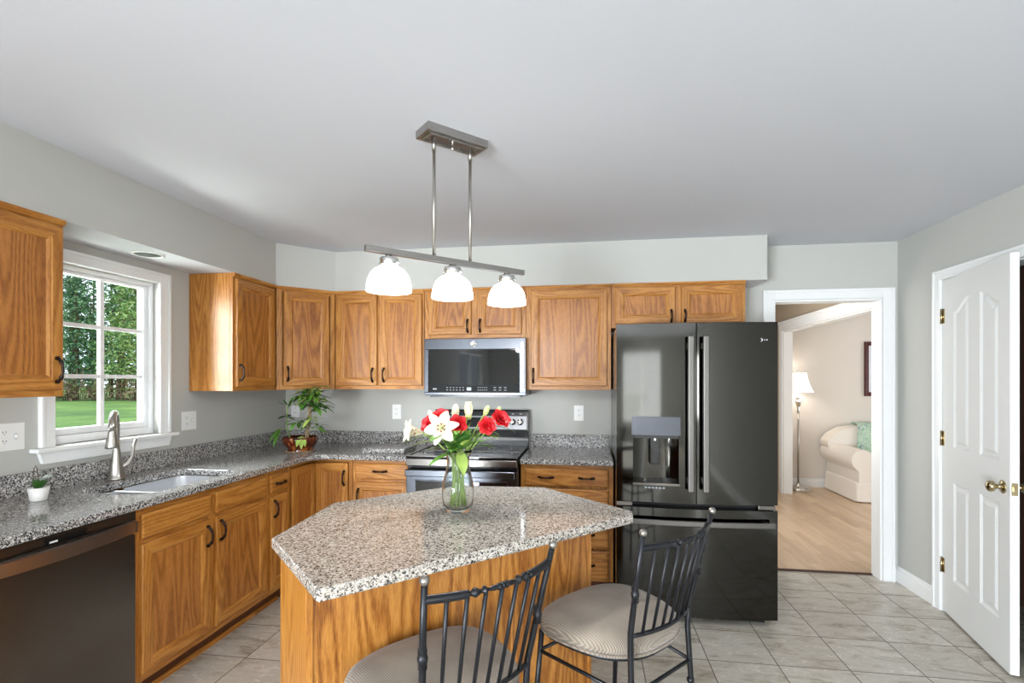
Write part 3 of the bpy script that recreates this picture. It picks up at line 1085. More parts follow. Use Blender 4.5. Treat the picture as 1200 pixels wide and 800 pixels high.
cabinet('base_cabinet', 'narrow oak base cabinet with one drawer right of the sink base', (XF, 111.35, 0), PI / 2, 9.0, BH, 23.6,
        [('drawer', .6, 29.1, 8.0, 33.4, [('h', 4.3, 31.2, 3.6)]), ('door', .6, 5.9, 8.0, 28.3, [('v', 1.8, 25.2)])], g_b, toe=TOE,
        frame=[(.03, TOE, 1.1, BH - .02, 0), (7.5, TOE, 8.97, BH - .02, 0), (1.1, TOE, 7.5, TOE + 1.6, 1), (1.1, BH - 1.4, 7.5, BH - .02, 1), (1.1, 28.0, 7.5, 29.4, 1)])
# corner carousel cabinet: L-shaped carcass with a folding pair of door leaves
lz = thing('base_cabinet', 'oak corner base cabinet with folding door where the counters meet', 'cabinet', (XF, YFB, 0), 0, g_b)
bodyp = [(-23.6, -12.3), (-.76, -12.3), (-.76, .76), (11.4, .76), (11.4, 23.6), (-23.6, 23.6)]
MB().prism(bodyp, TOE, BH - .02).build('carcass', 'oak_vertical', lz, bevel=.05)
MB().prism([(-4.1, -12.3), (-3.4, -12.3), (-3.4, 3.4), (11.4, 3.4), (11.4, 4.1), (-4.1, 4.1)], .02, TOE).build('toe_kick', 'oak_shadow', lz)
ff = MB()
ff.box(-.75, -12.3, TOE, 0, -11.9, BH - .02)
ff.box(10.4, 0, TOE, 11.4, .75, BH - .02)
ff.box(-.75, -11.9, BH - .9, 0, 0, BH - .02, 1).box(0, 0, BH - .9, 10.4, .75, BH - .02, 1)
ff.build('face_frame', OAK, lz)
d1 = MB().ringpanel(-11.6, 5.9, -.15, 33.5, RINGS, cap=2).xf(Matrix.Rotation(PI / 2, 4, 'Z'))
d1.build('door', OAK, lz)
d2 = MB().ringpanel(.8, 5.9, 10.3, 33.5, RINGS, cap=2)
d2o = d2.build('door', OAK, lz)
pull('v', 9.3, 29.4).build('pull', 'bronze', d2o)
cabinet('base_cabinet', 'oak base cabinet with drawer left of the range', (-64.5, YFB, 0), 0, 17.1, BH, 23.6,
        [('drawer', .9, 29.2, 16.3, 33.5, [('h', 8.2, 31.5, 3.8)]), ('door', .9, 5.9, 16.3, 28.4, [('v', 2.0, 24.6)])], g_b, toe=TOE,
        frame=[(.03, TOE, 1.4, BH - .02, 0), (15.8, TOE, 17.07, BH - .02, 0), (1.4, TOE, 15.8, TOE + 1.6, 1), (1.4, BH - 1.3, 15.8, BH - .02, 1), (1.4, 28.0, 15.8, 29.5, 1)])
cabinet('base_cabinet', 'oak drawer base cabinet between range and refrigerator', (-17.5, YFB, 0), 0, 24.0, BH, 23.6,
        [('drawer', 1.2, 29.0, 22.8, 33.4, [('h', 6.7, 31.2, 3.8), ('h', 17.2, 31.2, 3.8)]),
         ('drawer', 1.2, 20.9, 22.8, 28.2, [('h', 6.7, 24.5, 3.8), ('h', 17.2, 24.5, 3.8)]),
         ('drawer', 1.2, 13.2, 22.8, 20.2, [('h', 6.7, 16.7, 3.8), ('h', 17.2, 16.7, 3.8)]),
         ('drawer', 1.2, 5.4, 22.8, 12.4, [('h', 6.7, 8.9, 3.8), ('h', 17.2, 8.9, 3.8)])], g_b, toe=TOE,
        frame=[(.03, TOE, 1.7, BH - .02, 0), (22.3, TOE, 23.97, BH - .02, 0), (1.7, TOE, 22.3, TOE + 1.4, 1), (1.7, BH - 1.3, 22.3, BH - .02, 1)])

# ------------------------------------------------------------------ perimeter countertop with sink cut-out
CX, CY = -74.5, 130.4                      # front edges
CT0, CT1 = 34.65, 36.0
SX0, SX1, SY0, SY1 = -93.0, -77.9, 79.6, 104.2


def rrect(x0, y0, x1, y1, r, n=6):
    pts = []
    for cx, cy, a in ((x1 - r, y0 + r, -90), (x1 - r, y1 - r, 0), (x0 + r, y1 - r, 90), (x0 + r, y0 + r, 180)):
        for k in range(n + 1):
            t = math.radians(a + 90 * k / n)
            pts.append((cx + r * math.cos(t), cy + r * math.sin(t)))
    return pts


def slab(name, outer, hole, z0, z1, mat, parent=None, off=(0, 0, 0), bevel=.18):
    """prism with an optional hole, both faces triangulated by filling edge loops"""
    bm = bmesh.new()
    def loop(poly, z):
        vs = [bm.verts.new(((x - off[0]) * I, (y - off[1]) * I, (z - off[2]) * I)) for x, y in poly]
        es = [bm.edges.new((vs[i], vs[(i + 1) % len(vs)])) for i in range(len(vs))]
        return vs, es
    for z in (z0, z1):
        vo, eo = loop(outer, z)
        es = list(eo)
        if hole:
            vh, eh = loop(hole, z)
            es += eh
        bmesh.ops.triangle_fill(bm, use_beauty=True, use_dissolve=False, edges=es)
        if z == z0:
            lo = (vo, vh if hole else None)
        else:
            hi = (vo, vh if hole else None)
    for a, b in zip(lo, hi):
        if a is None:
            continue
        for i in range(len(a)):
            j = (i + 1) % len(a)
            bm.faces.new((a[i], a[j], b[j], b[i]))
    bmesh.ops.dissolve_limit(bm, angle_limit=.01, verts=bm.verts, edges=bm.edges) if not hole else None
    bmesh.ops.recalc_face_normals(bm, faces=bm.faces)
    me = bpy.data.meshes.new(name)
    bm.to_mesh(me)
    bm.free()
    me.materials.append(M[mat])
    ob = bpy.data.objects.new(name, me)
    COL.objects.link(ob)
    if parent:
        ob.parent = parent
    if bevel:
        b = ob.modifiers.new('bevel', 'BEVEL')
        b.width = bevel * I
        b.segments = 3
        b.limit_method = 'ANGLE'
        b.angle_limit = math.radians(60)
    return ob


ct = thing('countertop', 'speckled grey granite counter around the sink and corner, left of the range', 'countertop', (-90, 110, CT0))
co = (-90, 110, CT0)
inner = [(CX, 40), (CX, CY - 5.0)]
for k in range(1, 8):
    a = PI - (PI / 2) * k / 8
    inner.append((CX + 5.0 + 5.0 * math.cos(a), CY - 5.0 + 5.0 * math.sin(a)))
outer = [(XL + .05, 40)] + inner + [(CX + 5, CY), (-47.75, CY), (-47.75, YB - .05), (XL + .05, YB - .05)]
slab('worktop', outer, rrect(SX0, SY0, SX1, SY1, 3.2), CT0, CT1, 'granite_grey', ct, co)
bs = MB().box(XL + .05, 40, CT1, XL + .8, YB - .05, 39.9).box(XL + .8, YB - .8, CT1, -47.75, YB - .05, 39.9)
bs.build('backsplash', 'granite_grey', ct, off=co, bevel=.06)
ct2 = thing('countertop', 'short speckled granite counter between range and refrigerator', 'countertop', (-5, 143, CT0))
co = (-5, 143, CT0)
slab('worktop', [(-17.45, CY), (6.45, CY), (6.45, YB - .05), (-17.45, YB - .05)], None, CT0, CT1, 'granite_grey', ct2, co)
bx(-17.45, YB - .8, CT1, 6.45, YB - .05, 39.9).build('backsplash', 'granite_grey', ct2, off=co, bevel=.06)

# loose granite board on the counter
gb = slab('cutting_board', [(-62.6, 134.6), (-50.6, 135.4), (-50.9, 146.2), (-63.6, 145.4)], None, 36.03, 37.25, 'granite_grey', None, (-57, 140.5, 36.03), .12)
gb.location = (-57 * I, 140.5 * I, 36.03 * I)
tag(gb, 'loose granite slab lying on the counter just left of the range', 'board')

# ------------------------------------------------------------------ sink and faucet
sk = thing('sink', 'undermount stainless steel double bowl sink below the window', 'sink', (-85.4, 92, 27))
so = (-85.4, 92, 27)


def bowl(x0, y0, x1, y1, top, depth):
    mb = MB()
    lv = [(0, top), (.25, top - depth * .55), (.7, top - depth * .88), (1.7, top - depth)]
    n = None
    vs = []
    for ins, z in lv:
        pl = rrect(x0 + ins, y0 + ins, x1 - ins, y1 - ins, max(.6, 2.9 - ins * .5))
        n = len(pl)
        vs += [(x, y, z) for x, y in pl]
    fs = []
    for i in range(len(lv) - 1):
        for k in range(n):
            fs.append((i * n + k, i * n + (k + 1) % n, (i + 1) * n + (k + 1) % n, (i + 1) * n + k))
    fs.append([(len(lv) - 1) * n + k for k in range(n)])
    mb.add(vs, fs, 0, True)
    return mb


DY = 87.4
bowl(SX0 + .2, SY0 + .2, SX1 - .2, DY - .5, 34.6, 6.5).build('small_bowl', 'steel', sk, off=so, recalc=False)
bowl(SX0 + .2, DY + .5, SX1 - .2, SY1 - .2, 34.6, 7.6).build('large_bowl', 'steel', sk, off=so, recalc=False)
MB().box(SX0 + .3, DY - .52, 33.2, SX1 - .3, DY + .52, 34.62).build('divider', 'steel', sk, off=so, bevel=.3)
for dy in (83.4, 96):
    MB().lathe([(0, .3), (1.4, .3), (1.75, .15), (1.8, 0), (0, 0)], 20, (-85.4, dy, 27.1 if dy > 90 else 28.2)).build('drain', 'chrome_bright', sk, off=so)

fa = thing('faucet', 'brushed nickel gooseneck pull-down faucet behind the sink', 'faucet', (-96.0, 91.2, 36.0))
MB().lathe([(0, .02), (1.55, .02), (1.6, .25), (1.45, .5), (1.25, 1.2), (1.12, 2.6), (.86, 4.6), (.62, 6.6), (.55, 8.2), (0, 8.2)], 24).build('body', 'nickel', fa)
dx, dy = .62, -.78
pts, rs = [], []
for k in range(15):
    a = PI * k / 14
    q = 2.55 * (1 - math.cos(a))
    pts.append((dx * q, dy * q, 8.0 + 2.6 + 3.2 * math.sin(a)))
    rs.append(.56 + .10 * k / 14)
pts = [(0, 0, 8.0), (0, 0, 9.4)] + pts
rs = [.56, .56] + rs
MB().tube(pts, rs, 14).build('spout', 'nickel', fa)
q = 5.1
MB().lathe([(0, 10.9), (.66, 10.9), (.72, 10.2), (.95, 8.7), (1.12, 7.4), (1.15, 7.05), (1.0, 6.95), (0, 7.0)], 22, (dx * q, dy * q, 0)).build('spray_head', 'nickel', fa)
MB().tube([(.5, .6, 2.4), (1.1, 1.6, 3.0), (1.35, 2.3, 4.4), (1.2, 2.75, 6.4), (1.35, 3.2, 8.0)], [.5, .42, .34, .34, .3], 12).build('lever_handle', 'nickel', fa)

# ------------------------------------------------------------------ dishwasher
dw = thing('dishwasher', 'dark stainless dishwasher under the counter at the left edge', 'dishwasher', (-76, 63, 0), PI / 2)
# local: x along +Y from -11.9 to 11.9, y into the wall
bx(-11.85, .6, 4.4, 11.85, 23.3, 34.55).build('body', 'dark_gap', dw)
bx(-11.8, 3.2, .02, 11.8, 3.8, 4.4).build('toe_panel', 'black_plastic', dw)
bx(-11.85, -.9, 4.6, 11.85, .6, 30.6).build('door', 'dishwasher_steel', dw, bevel=.12)
MB().extrude([(.6, 30.7), (-.35, 30.7), (-.35, 32.6), (-.9, 33.0), (-.9, 34.4), (.6, 34.4)], 'X', -11.85, 11.85).build('control_panel', 'dishwasher_steel', dw)
bx(-2.6, -.98, 33.15, 3.4, -.86, 34.1).build('display', 'black_plastic', dw)
bx(-2.0, -1.03, 33.35, -.9, -.97, 33.6).build('badge', 'plate_white', dw)
hn = MB()
n = 16
for k in range(n):
    t0, t1 = -1 + 2 * k / n, -1 + 2 * (k + 1) / n
    o0, o1 = -1.3 - 1.25 * (1 - t0 * t0), -1.3 - 1.25 * (1 - t1 * t1)
    x0, x1 = t0 * 11.6, t1 * 11.6
    sec = lambda x, o: [(x, o, 32.8), (x, o + .55, 33.0), (x, o + .55, 31.2), (x, o, 31.0)]
    hn.add(sec(x0, o0) + sec(x1, o1), [(0, 1, 5, 4), (1, 2, 6, 5), (2, 3, 7, 6), (3, 0, 4, 7)], 0, False)
for e in (-1, 1):
    hn.box(e * 11.6 - .4, -1.35, 31.0, e * 11.6 + (.24 if e > 0 else .2), -.3, 32.8)
hn.build('handle', 'dishwasher_handle', dw)

# ------------------------------------------------------------------ range
rg = thing('range', 'stainless and black electric range between the counters', 'range', (-32.6, 128.6, 0))
ro = 14.75
MB().box(-ro, .8, 1.2, ro, 26.6, 35.6).build('body', 'black_plastic', rg, bevel=.1)
MB().box(-ro + .4, 3, .02, ro - .4, 25, 1.2).build('base_skirt', 'dark_gap', rg)
MB().box(-ro, -.2, 1.6, ro, .8, 10.2).build('storage_drawer', 'steel_brushed', rg, bevel=.12)
od = MB().ringpanel(-ro, 10.5, ro, 33.0, [(0, .6), (.2, .8), (2.6, .8), (2.75, .72)])
odo = od.build('oven_door', ['steel_brushed', 'steel_brushed'], rg)
bx(-ro + 2.8, -.78, 13.4, ro - 2.8, -.68, 30.1).build('oven_glass', 'oven_glass', odo)
hd = MB().box(-ro + .3, -2.6, 31.5, ro - .3, -1.7, 33.3)
for e in (-1, 1):
    hd.box(e * 12.6 - .5, -1.8, 31.9, e * 12.6 + .5, -.75, 33.0)
hd.build('oven_handle', 'steel_brushed', odo, bevel=.22)
MB().box(-ro, -.9, 34.0, ro, .8, 35.9).build('front_trim', 'slate_steel', rg, bevel=.15)
MB().box(-ro, -.9, 35.95, ro, 24.2, 36.5).build('cooktop', 'black_glass', rg, bevel=.12)
ctf = MB()
for (x0, y0, x1, y1) in ((-ro, -1.0, ro, -.2), (-ro, -.2, -ro + .5, 24.2), (ro - .5, -.2, ro, 24.2)):
    ctf.box(x0, y0, 36.5, x1, y1, 36.66)
ctf.build('cooktop_trim', 'slate_steel', rg)
for (x, y, r) in ((-7.3, 6.2, 4.6), (7.3, 6.2, 5.2), (-7.3, 17.2, 3.6), (7.3, 17.2, 3.6)):
    MB().lathe([(r, 0), (r - .12, .01), (r - .3, .01)], 32, (x, y, 36.505)).build('burner_ring', 'grey_mark', rg)
bgp = MB().extrude([(26.9, 36.0), (24.3, 36.0), (24.3, 39.0), (24.0, 41.3), (25.3, 46.9), (25.7, 47.3), (26.9, 47.3)], 'X', -ro, ro)
bgo = bgp.build('backguard', 'black_plastic', rg, bevel=.08)


def on_guard(x, f):
    return (x, 24.0 + 1.3 * f, 41.3 + 5.6 * f)


sl = math.atan2(1.3, 5.6)
cp = MB()
vs = []
for (x, f) in ((-ro + .4, .04), (ro - .5, .04), (ro - .5, .74), (-ro + .4, .74)):
    p = on_guard(x, f)
    vs.append((p[0], p[1] - .12, p[2]))
vs += [(x, y + .14, z) for x, y, z in vs]
cp.add(vs, [(0, 1, 2, 3), (4, 7, 6, 5), (0, 4, 5, 1), (1, 5, 6, 2), (2, 6, 7, 3), (3, 7, 4, 0)])
cpo = cp.build('control_panel', 'steel_light', bgo)
dsp = MB()
vs = []
for (x, f) in ((-5.4, .14), (4.2, .14), (4.2, .66), (-5.4, .66)):
    p = on_guard(x, f)
    vs.append((p[0], p[1] - .2, p[2]))
vs += [(x, y + .1, z) for x, y, z in vs]
dsp.add(vs, [(0, 1, 2, 3), (4, 7, 6, 5), (0, 4, 5, 1), (1, 5, 6, 2), (2, 6, 7, 3), (3, 7, 4, 0)])
dsp.build('clock_display', 'black_glass', cpo)
for x in (-11.9, -9.5, 7.3, 9.9, 12.3):
    k = MB().lathe([(0, 0), (1.0, 0), (1.0, .2), (.84, .34), (.76, 1.1), (.6, 1.25), (0, 1.25)], 20)
    k.box(-.14, -.76, 1.0, .14, .76, 1.42)
    p = on_guard(x, .42)
    k.xf(Matrix.Translation((p[0], p[1] - .12, p[2])) @ Matrix.Rotation(PI / 2 - sl, 4, 'X'))
    k.build('control_knob', 'chrome_bright', cpo)
mk = MB()
for x in (-11.9, -9.5, 7.3, 9.9, 12.3):
    p = on_guard(x, .86)
    mk.box(x - .35, p[1] - .03, p[2] - .1, x + .35, p[1] + .05, p[2] + .1)
mk.build('knob_marks', 'grey_mark', bgo)
MB().box(-ro, 24.15, 38.2, ro, 24.32, 38.6).build('vent_strip', 'steel_grey', bgo)

# ------------------------------------------------------------------ microwave
mw = thing('microwave', 'stainless over-the-range microwave hung above the range', 'microwave', (-32.0, 141.2, 52.0))
W2 = 14.75
MB().box(-W2, 1.4, 0, W2, 15.3, 16.3).build('body', 'black_plastic', mw, bevel=.1)
fr = MB()
fr.box(-W2, 0, 13.3, W2, 1.4, 16.3).box(-W2, 0, .2, W2, 1.4, .95).box(-W2, 0, .95, -13.6, 1.4, 13.3).box(13.0, 0, .95, W2, 1.4, 13.3)
fro = fr.build('door_frame', 'steel_brushed', mw, bevel=.08)
bx(-13.6, .25, 3.05, 13.0, 1.3, 13.3).build('window', 'black_glass', mw)
pn = bx(-13.6, .12, .95, 13.0, 1.3, 3.0).build('control_strip', 'black_matte', mw)
mk = MB()
random.seed(3)
for row in (1.55, 2.25):
    for k in range(6):
        mk.box(-8.2 + k * .95, .07, row, -7.75 + k * .95, .13, row + .16)
    for k in range(5):
        mk.box(1.0 + k * .62, .07, row, 1.25 + k * .62, .13, row + .2)
    for k in range(3):
        mk.box(5.6 + k * 1.5, .07, row, 6.3 + k * 1.5, .13, row + .16)
mk.box(-12.2, .07, 1.75, -11.1, .13, 2.1)
mk.build('key_marks', 'grey_mark', pn)
bx(-2.2, .06, 1.5, -.9, .13, 2.4).build('clock', 'display_glow', pn)
em = MB().lathe([(.86, 0), (.92, .08), (.78, .1), (.7, .04), (0, .04)], 28)
em.tube([(.1, .35, .09), (-.25, .2, .09), (-.35, -.1, .09), (-.05, -.3, .09), (.2, -.1, .09)], .05, 6)
em.tube([(.45, .25, .09), (.3, 0, .09), (.45, -.25, .09)], .045, 6)
em.xf(Matrix.Translation((-.25, 0, 14.75)) @ Matrix.Rotation(PI / 2, 4, 'X'))
em.build('round_emblem', 'chrome_bright', fro)
bx(-13.0, -.05, -.35, 13.2, 6, .15).build('vent_lip', 'black_plastic', mw)
MB().box(13.35, -.35, 2.4, 14.45, 0, 15.2).build('handle_edge', 'steel', fro, bevel=.3)

# ------------------------------------------------------------------ refrigerator
fg = thing('refrigerator', 'dark stainless french door refrigerator with ice dispenser', 'refrigerator', (24.75, 123.0, 0))
FW = 18.0
bx(-FW + .15, 3.2, 1.0, FW - .15, 32.5, 69.3).build('cabinet_body', 'slate_steel', fg, bevel=.2)
bx(-FW + .6, 2.4, 1.2, FW - .6, 3.25, 69.0).build('gasket', 'dark_gap', fg)
MB().box(-FW + 1, 2.4, .02, FW - 2, 30, 1.3).build('base_grille', 'dark_gap', fg)


def bow(x):
    return -1.25 * (1 - (x / FW) ** 2)


def bowed_door(x0, x1, z0, z1, hole=None, n=14):
    """door with bowed front (y=bow(x)), back at y=2.4; optional rectangular hole (hx0,hx1,hz0,hz1) through the front skin"""
    mb = MB()
    xs = [x0 + (x1 - x0) * k / n for k in range(n + 1)]
    zs = [z0, z1]
    if hole:
        xs = sorted(set([round(x, 4) for x in xs if not (hole[0] - .3 < x < hole[0] + .3 or hole[1] - .3 < x < hole[1] + .3)] + [hole[0], hole[1]]))
        zs = [z0, hole[2], hole[3], z1]
    r = .28
    grid = {}
    for i, x in enumerate(xs):
        for j, z in enumerate(zs):
            grid[i, j] = len(mb.v)
            mb.v.append(Vector((x, bow(x), z)))
    for i in range(len(xs) - 1):
        for j in range(len(zs) - 1):
            if hole and hole[0] - .01 <= xs[i] and xs[i + 1] <= hole[1] + .01 and j == 1:
                continue
            mb.f.append([grid[i, j], grid[i + 1, j], grid[i + 1, j + 1], grid[i, j + 1]])
            mb.mi.append(0)
            mb.sm.append(True)
    # rim: top, bottom and side returns
    top = [(x, bow(x), z1) for x in xs]
    bot = [(x, bow(x), z0) for x in xs]
    m = len(xs)
    mb.add(top + [(x, 2.4, z1) for x in xs], [(k, k + 1, m + k + 1, m + k) for k in range(m - 1)])
    mb.add(bot + [(x, 2.4, z0) for x in xs], [(k, k + 1, m + k + 1, m + k) for k in range(m - 1)])
    for x in (x0, x1):
        mb.add([(x, bow(x), z0), (x, 2.4, z0), (x, 2.4, z1), (x, bow(x), z1)], [(0, 1, 2, 3)])
    mb.add([(x0, 2.4, z0), (x1, 2.4, z0), (x1, 2.4, z1), (x0, 2.4, z1)], [(0, 1, 2, 3)])
    return mb


ZS = 27.9
dl_ = bowed_door(-FW, -.12, ZS, 69.7, hole=(-14.2, -3.9, 32.4, 47.6)).build('left_door', 'black_steel', fg)
dr_ = bowed_door(.12, FW, ZS, 69.7).build('right_door', 'black_steel', fg)
fz = bowed_door(-FW, FW, 1.7, 26.6, n=24).build('freezer_drawer', 'black_steel', fg)
# dispenser in the left door
ds = MB()
hx0, hx1, hz0, hz1 = -14.2, -3.9, 32.4, 43.6
y_in = 1.9
xs = [hx0 + (hx1 - hx0) * k / 10 for k in range(11)]
bk = [(x, y_in - 1.0 * abs((x - (hx0 + hx1) / 2) / 5.15) ** 4, z) for z in (hz0, hz1) for x in xs]
ds.add(bk, [(k, k + 1, 11 + k + 1, 11 + k) for k in range(10)], 0, True)
for x in (hx0, hx1):
    yb = y_in - 1.0
    ds.add([(x, bow(x), hz0), (x, yb, hz0), (x, yb, hz1), (x, bow(x), hz1)], [(0, 1, 2, 3)])
ds.add([(hx0, bow(hx0), hz0), (hx1, bow(hx1), hz0), (hx1, 2, hz0), (hx0, 2, hz0)], [(0, 1, 2, 3)])
ds.build('dispenser_recess', 'black_steel', dl_, recalc=False)
vs, fs = [], []
for k in range(9):
    x = -14.5 + 10.9 * k / 8
    vs += [(x, bow(x) - .32, 43.6), (x, bow(x) - .32, 47.9), (x, bow(x) + .5, 43.6), (x, bow(x) + .5, 47.9)]
for k in range(8):
    a = k * 4
    fs += [(a, a + 4, a + 5, a + 1), (a + 1, a + 5, a + 7, a + 3), (a, a + 2, a + 6, a + 4)]
fs += [(0, 1, 3, 2), (32, 34, 35, 33)]
MB().add(vs, fs)
cpn = MB()
cpn.add(vs, fs)
cpo = cpn.build('control_panel', 'slate_panel', dl_)
MB().box(-10.2, .2, 36.6, -7.9, 1.4, 43.4).build('paddle', 'black_plastic', dl_, bevel=.2)
MB().box(-9.35, -.1, 42.2, -8.9, .3, 43.5).build('water_spout', 'chrome_bright', dl_)
MB().box(-14.1, -1.3, 42.9, -4.0, .8, 43.58).build('nozzle_housing', 'black_plastic', dl_)
tr = MB()
vs, fs = [], []
for k in range(9):
    x = -14.3 + 10.5 * k / 8
    vs += [(x, bow(x) - .75, 32.0), (x, bow(x) - .75, 32.5), (x, 1.9, 32.0), (x, 1.9, 32.55)]
for k in range(8):
    a = k * 4
    fs += [(a, a + 4, a + 5, a + 1), (a + 1, a + 5, a + 7, a + 3), (a, a + 2, a + 6, a + 4)]
fs += [(0, 1, 3, 2), (32, 34, 35, 33)]
tr.add(vs, fs)
tr.build('drip_tray', 'slate_steel', dl_)
tl = MB()
for k in range(6):
    x = -11.6 + k * .8
    tl.box(x, bow(x) - .86, 31.3, x + .5, bow(x) - .1, 31.62)
tl.build('tray_marks', 'grey_mark', dl_)
for door, x in ((dl_, -1.55), (dr_, 1.75)):
    h = MB().box(x - .72, bow(x) - 2.35, 30.9, x + .72, bow(x) - 1.5, 66.6)
    for zz in (33.2, 64.4):
        h.box(x - .5, bow(x) - 1.55, zz - .8, x + .5, bow(x) + .05, zz + .8)
    h.build('handle', 'steel_grey', door, bevel=.3, seg=3)
h = MB()
pts = []
vs, fs = [], []
n = 20
for k in range(n + 1):
    x = -16.6 + 33.6 * k / n
    y = bow(x) - 1.9
    vs += [(x, y, 23.0), (x, y, 24.3), (x, y + .75, 24.3), (x, y + .75, 23.0)]
for k in range(n):
    a = k * 4
    fs += [(a + i, a + (i + 1) % 4, a + 4 + (i + 1) % 4, a + 4 + i) for i in range(4)]
fs += [(0, 1, 2, 3), (n * 4 + 3, n * 4 + 2, n * 4 + 1, n * 4)]
h.add(vs, fs)
for x in (-15, 15.4):
    h.box(x - .6, bow(x) - 1.3, 23.2, x + .6, bow(x) + .05, 24.1)
h.build('handle', 'steel_grey', fz, bevel=.22)
for x in (-16.2, 15.6):
    bx(x - 1.8, -.1, 26.75, x + 1.9, 2.2, 27.75).build('hinge_cover', 'slate_steel', fg, bevel=.1)
x = 14.7
em = MB().lathe([(.36, 0), (.42, .04), (.34, .06), (.30, .02), (0, .02)], 24, (-.5, 0, 0))
for k in range(2):
    em.box(.25 + k * .5, -.12, 0, .45 + k * .5, .12, .05)
em.xf(Matrix.Translation((x, bow(x) - .01, 65.6)) @ Matrix.Rotation(PI / 2, 4, 'X'))
em.build('emblem', 'steel', dr_)

# ------------------------------------------------------------------ kitchen island (turned 45 degrees)
def E(e1, e2):
    return (e1 - 14.0, e2 - 51.0)


ISL = ((14 - 51) * math.sqrt(.5), (14 + 51) * math.sqrt(.5))
isl = thing('kitchen_island', 'oak kitchen island base standing at an angle on the tiles', 'kitchen island', (ISL[0], ISL[1], 0), PI / 4)
b0, b1, f2 = 14.75, 58.3, 57.5
bp_ = [E(b0 + .75, f2 + .3), E(b1 - .75, f2 + .3), E(b1 - .75, 72.4), E(50, 82.4), E(28, 82.4), E(b0 + .75, 70.2)]
MB().prism(bp_, .02, 34.55).build('carcass', 'oak_vertical', isl)
p = E(b0 + .75, f2)
q = E(b1 - .75, f2 + .3)
bx(p[0], p[1] + .12, .02, q[0], q[1], 34.55).build('back_panel', 'oak_panel_shaded', isl)
p = E(b0, f2)
bx(p[0], p[1], .02, p[0] + .75, p[1] + 12.3, 34.58).build('end_panel', 'oak_vertical', isl, bevel=.06)
p = E(b1 - .75, f2)
bx(p[0], p[1], .02, p[0] + .75, p[1] + 14.6, 34.58).build('end_panel', 'oak_vertical', isl, bevel=.06)
it = [E(14.1, 51.0), E(60.6, 51.0), E(62.2, 52.4), E(62.5, 74.2), E(50.0, 85.5), E(26.4, 85.7), E(14.0, 71.2)]
itop = slab('island_countertop', it, None, 34.62, 36.0, 'granite_island_lit', None, (0, 0, 34.62), .22)
itop.location = (ISL[0] * I, ISL[1] * I, 34.62 * I)
itop.rotation_euler = (0, 0, PI / 4)
tag(itop, 'angular pale speckled granite top on the oak island', 'countertop')

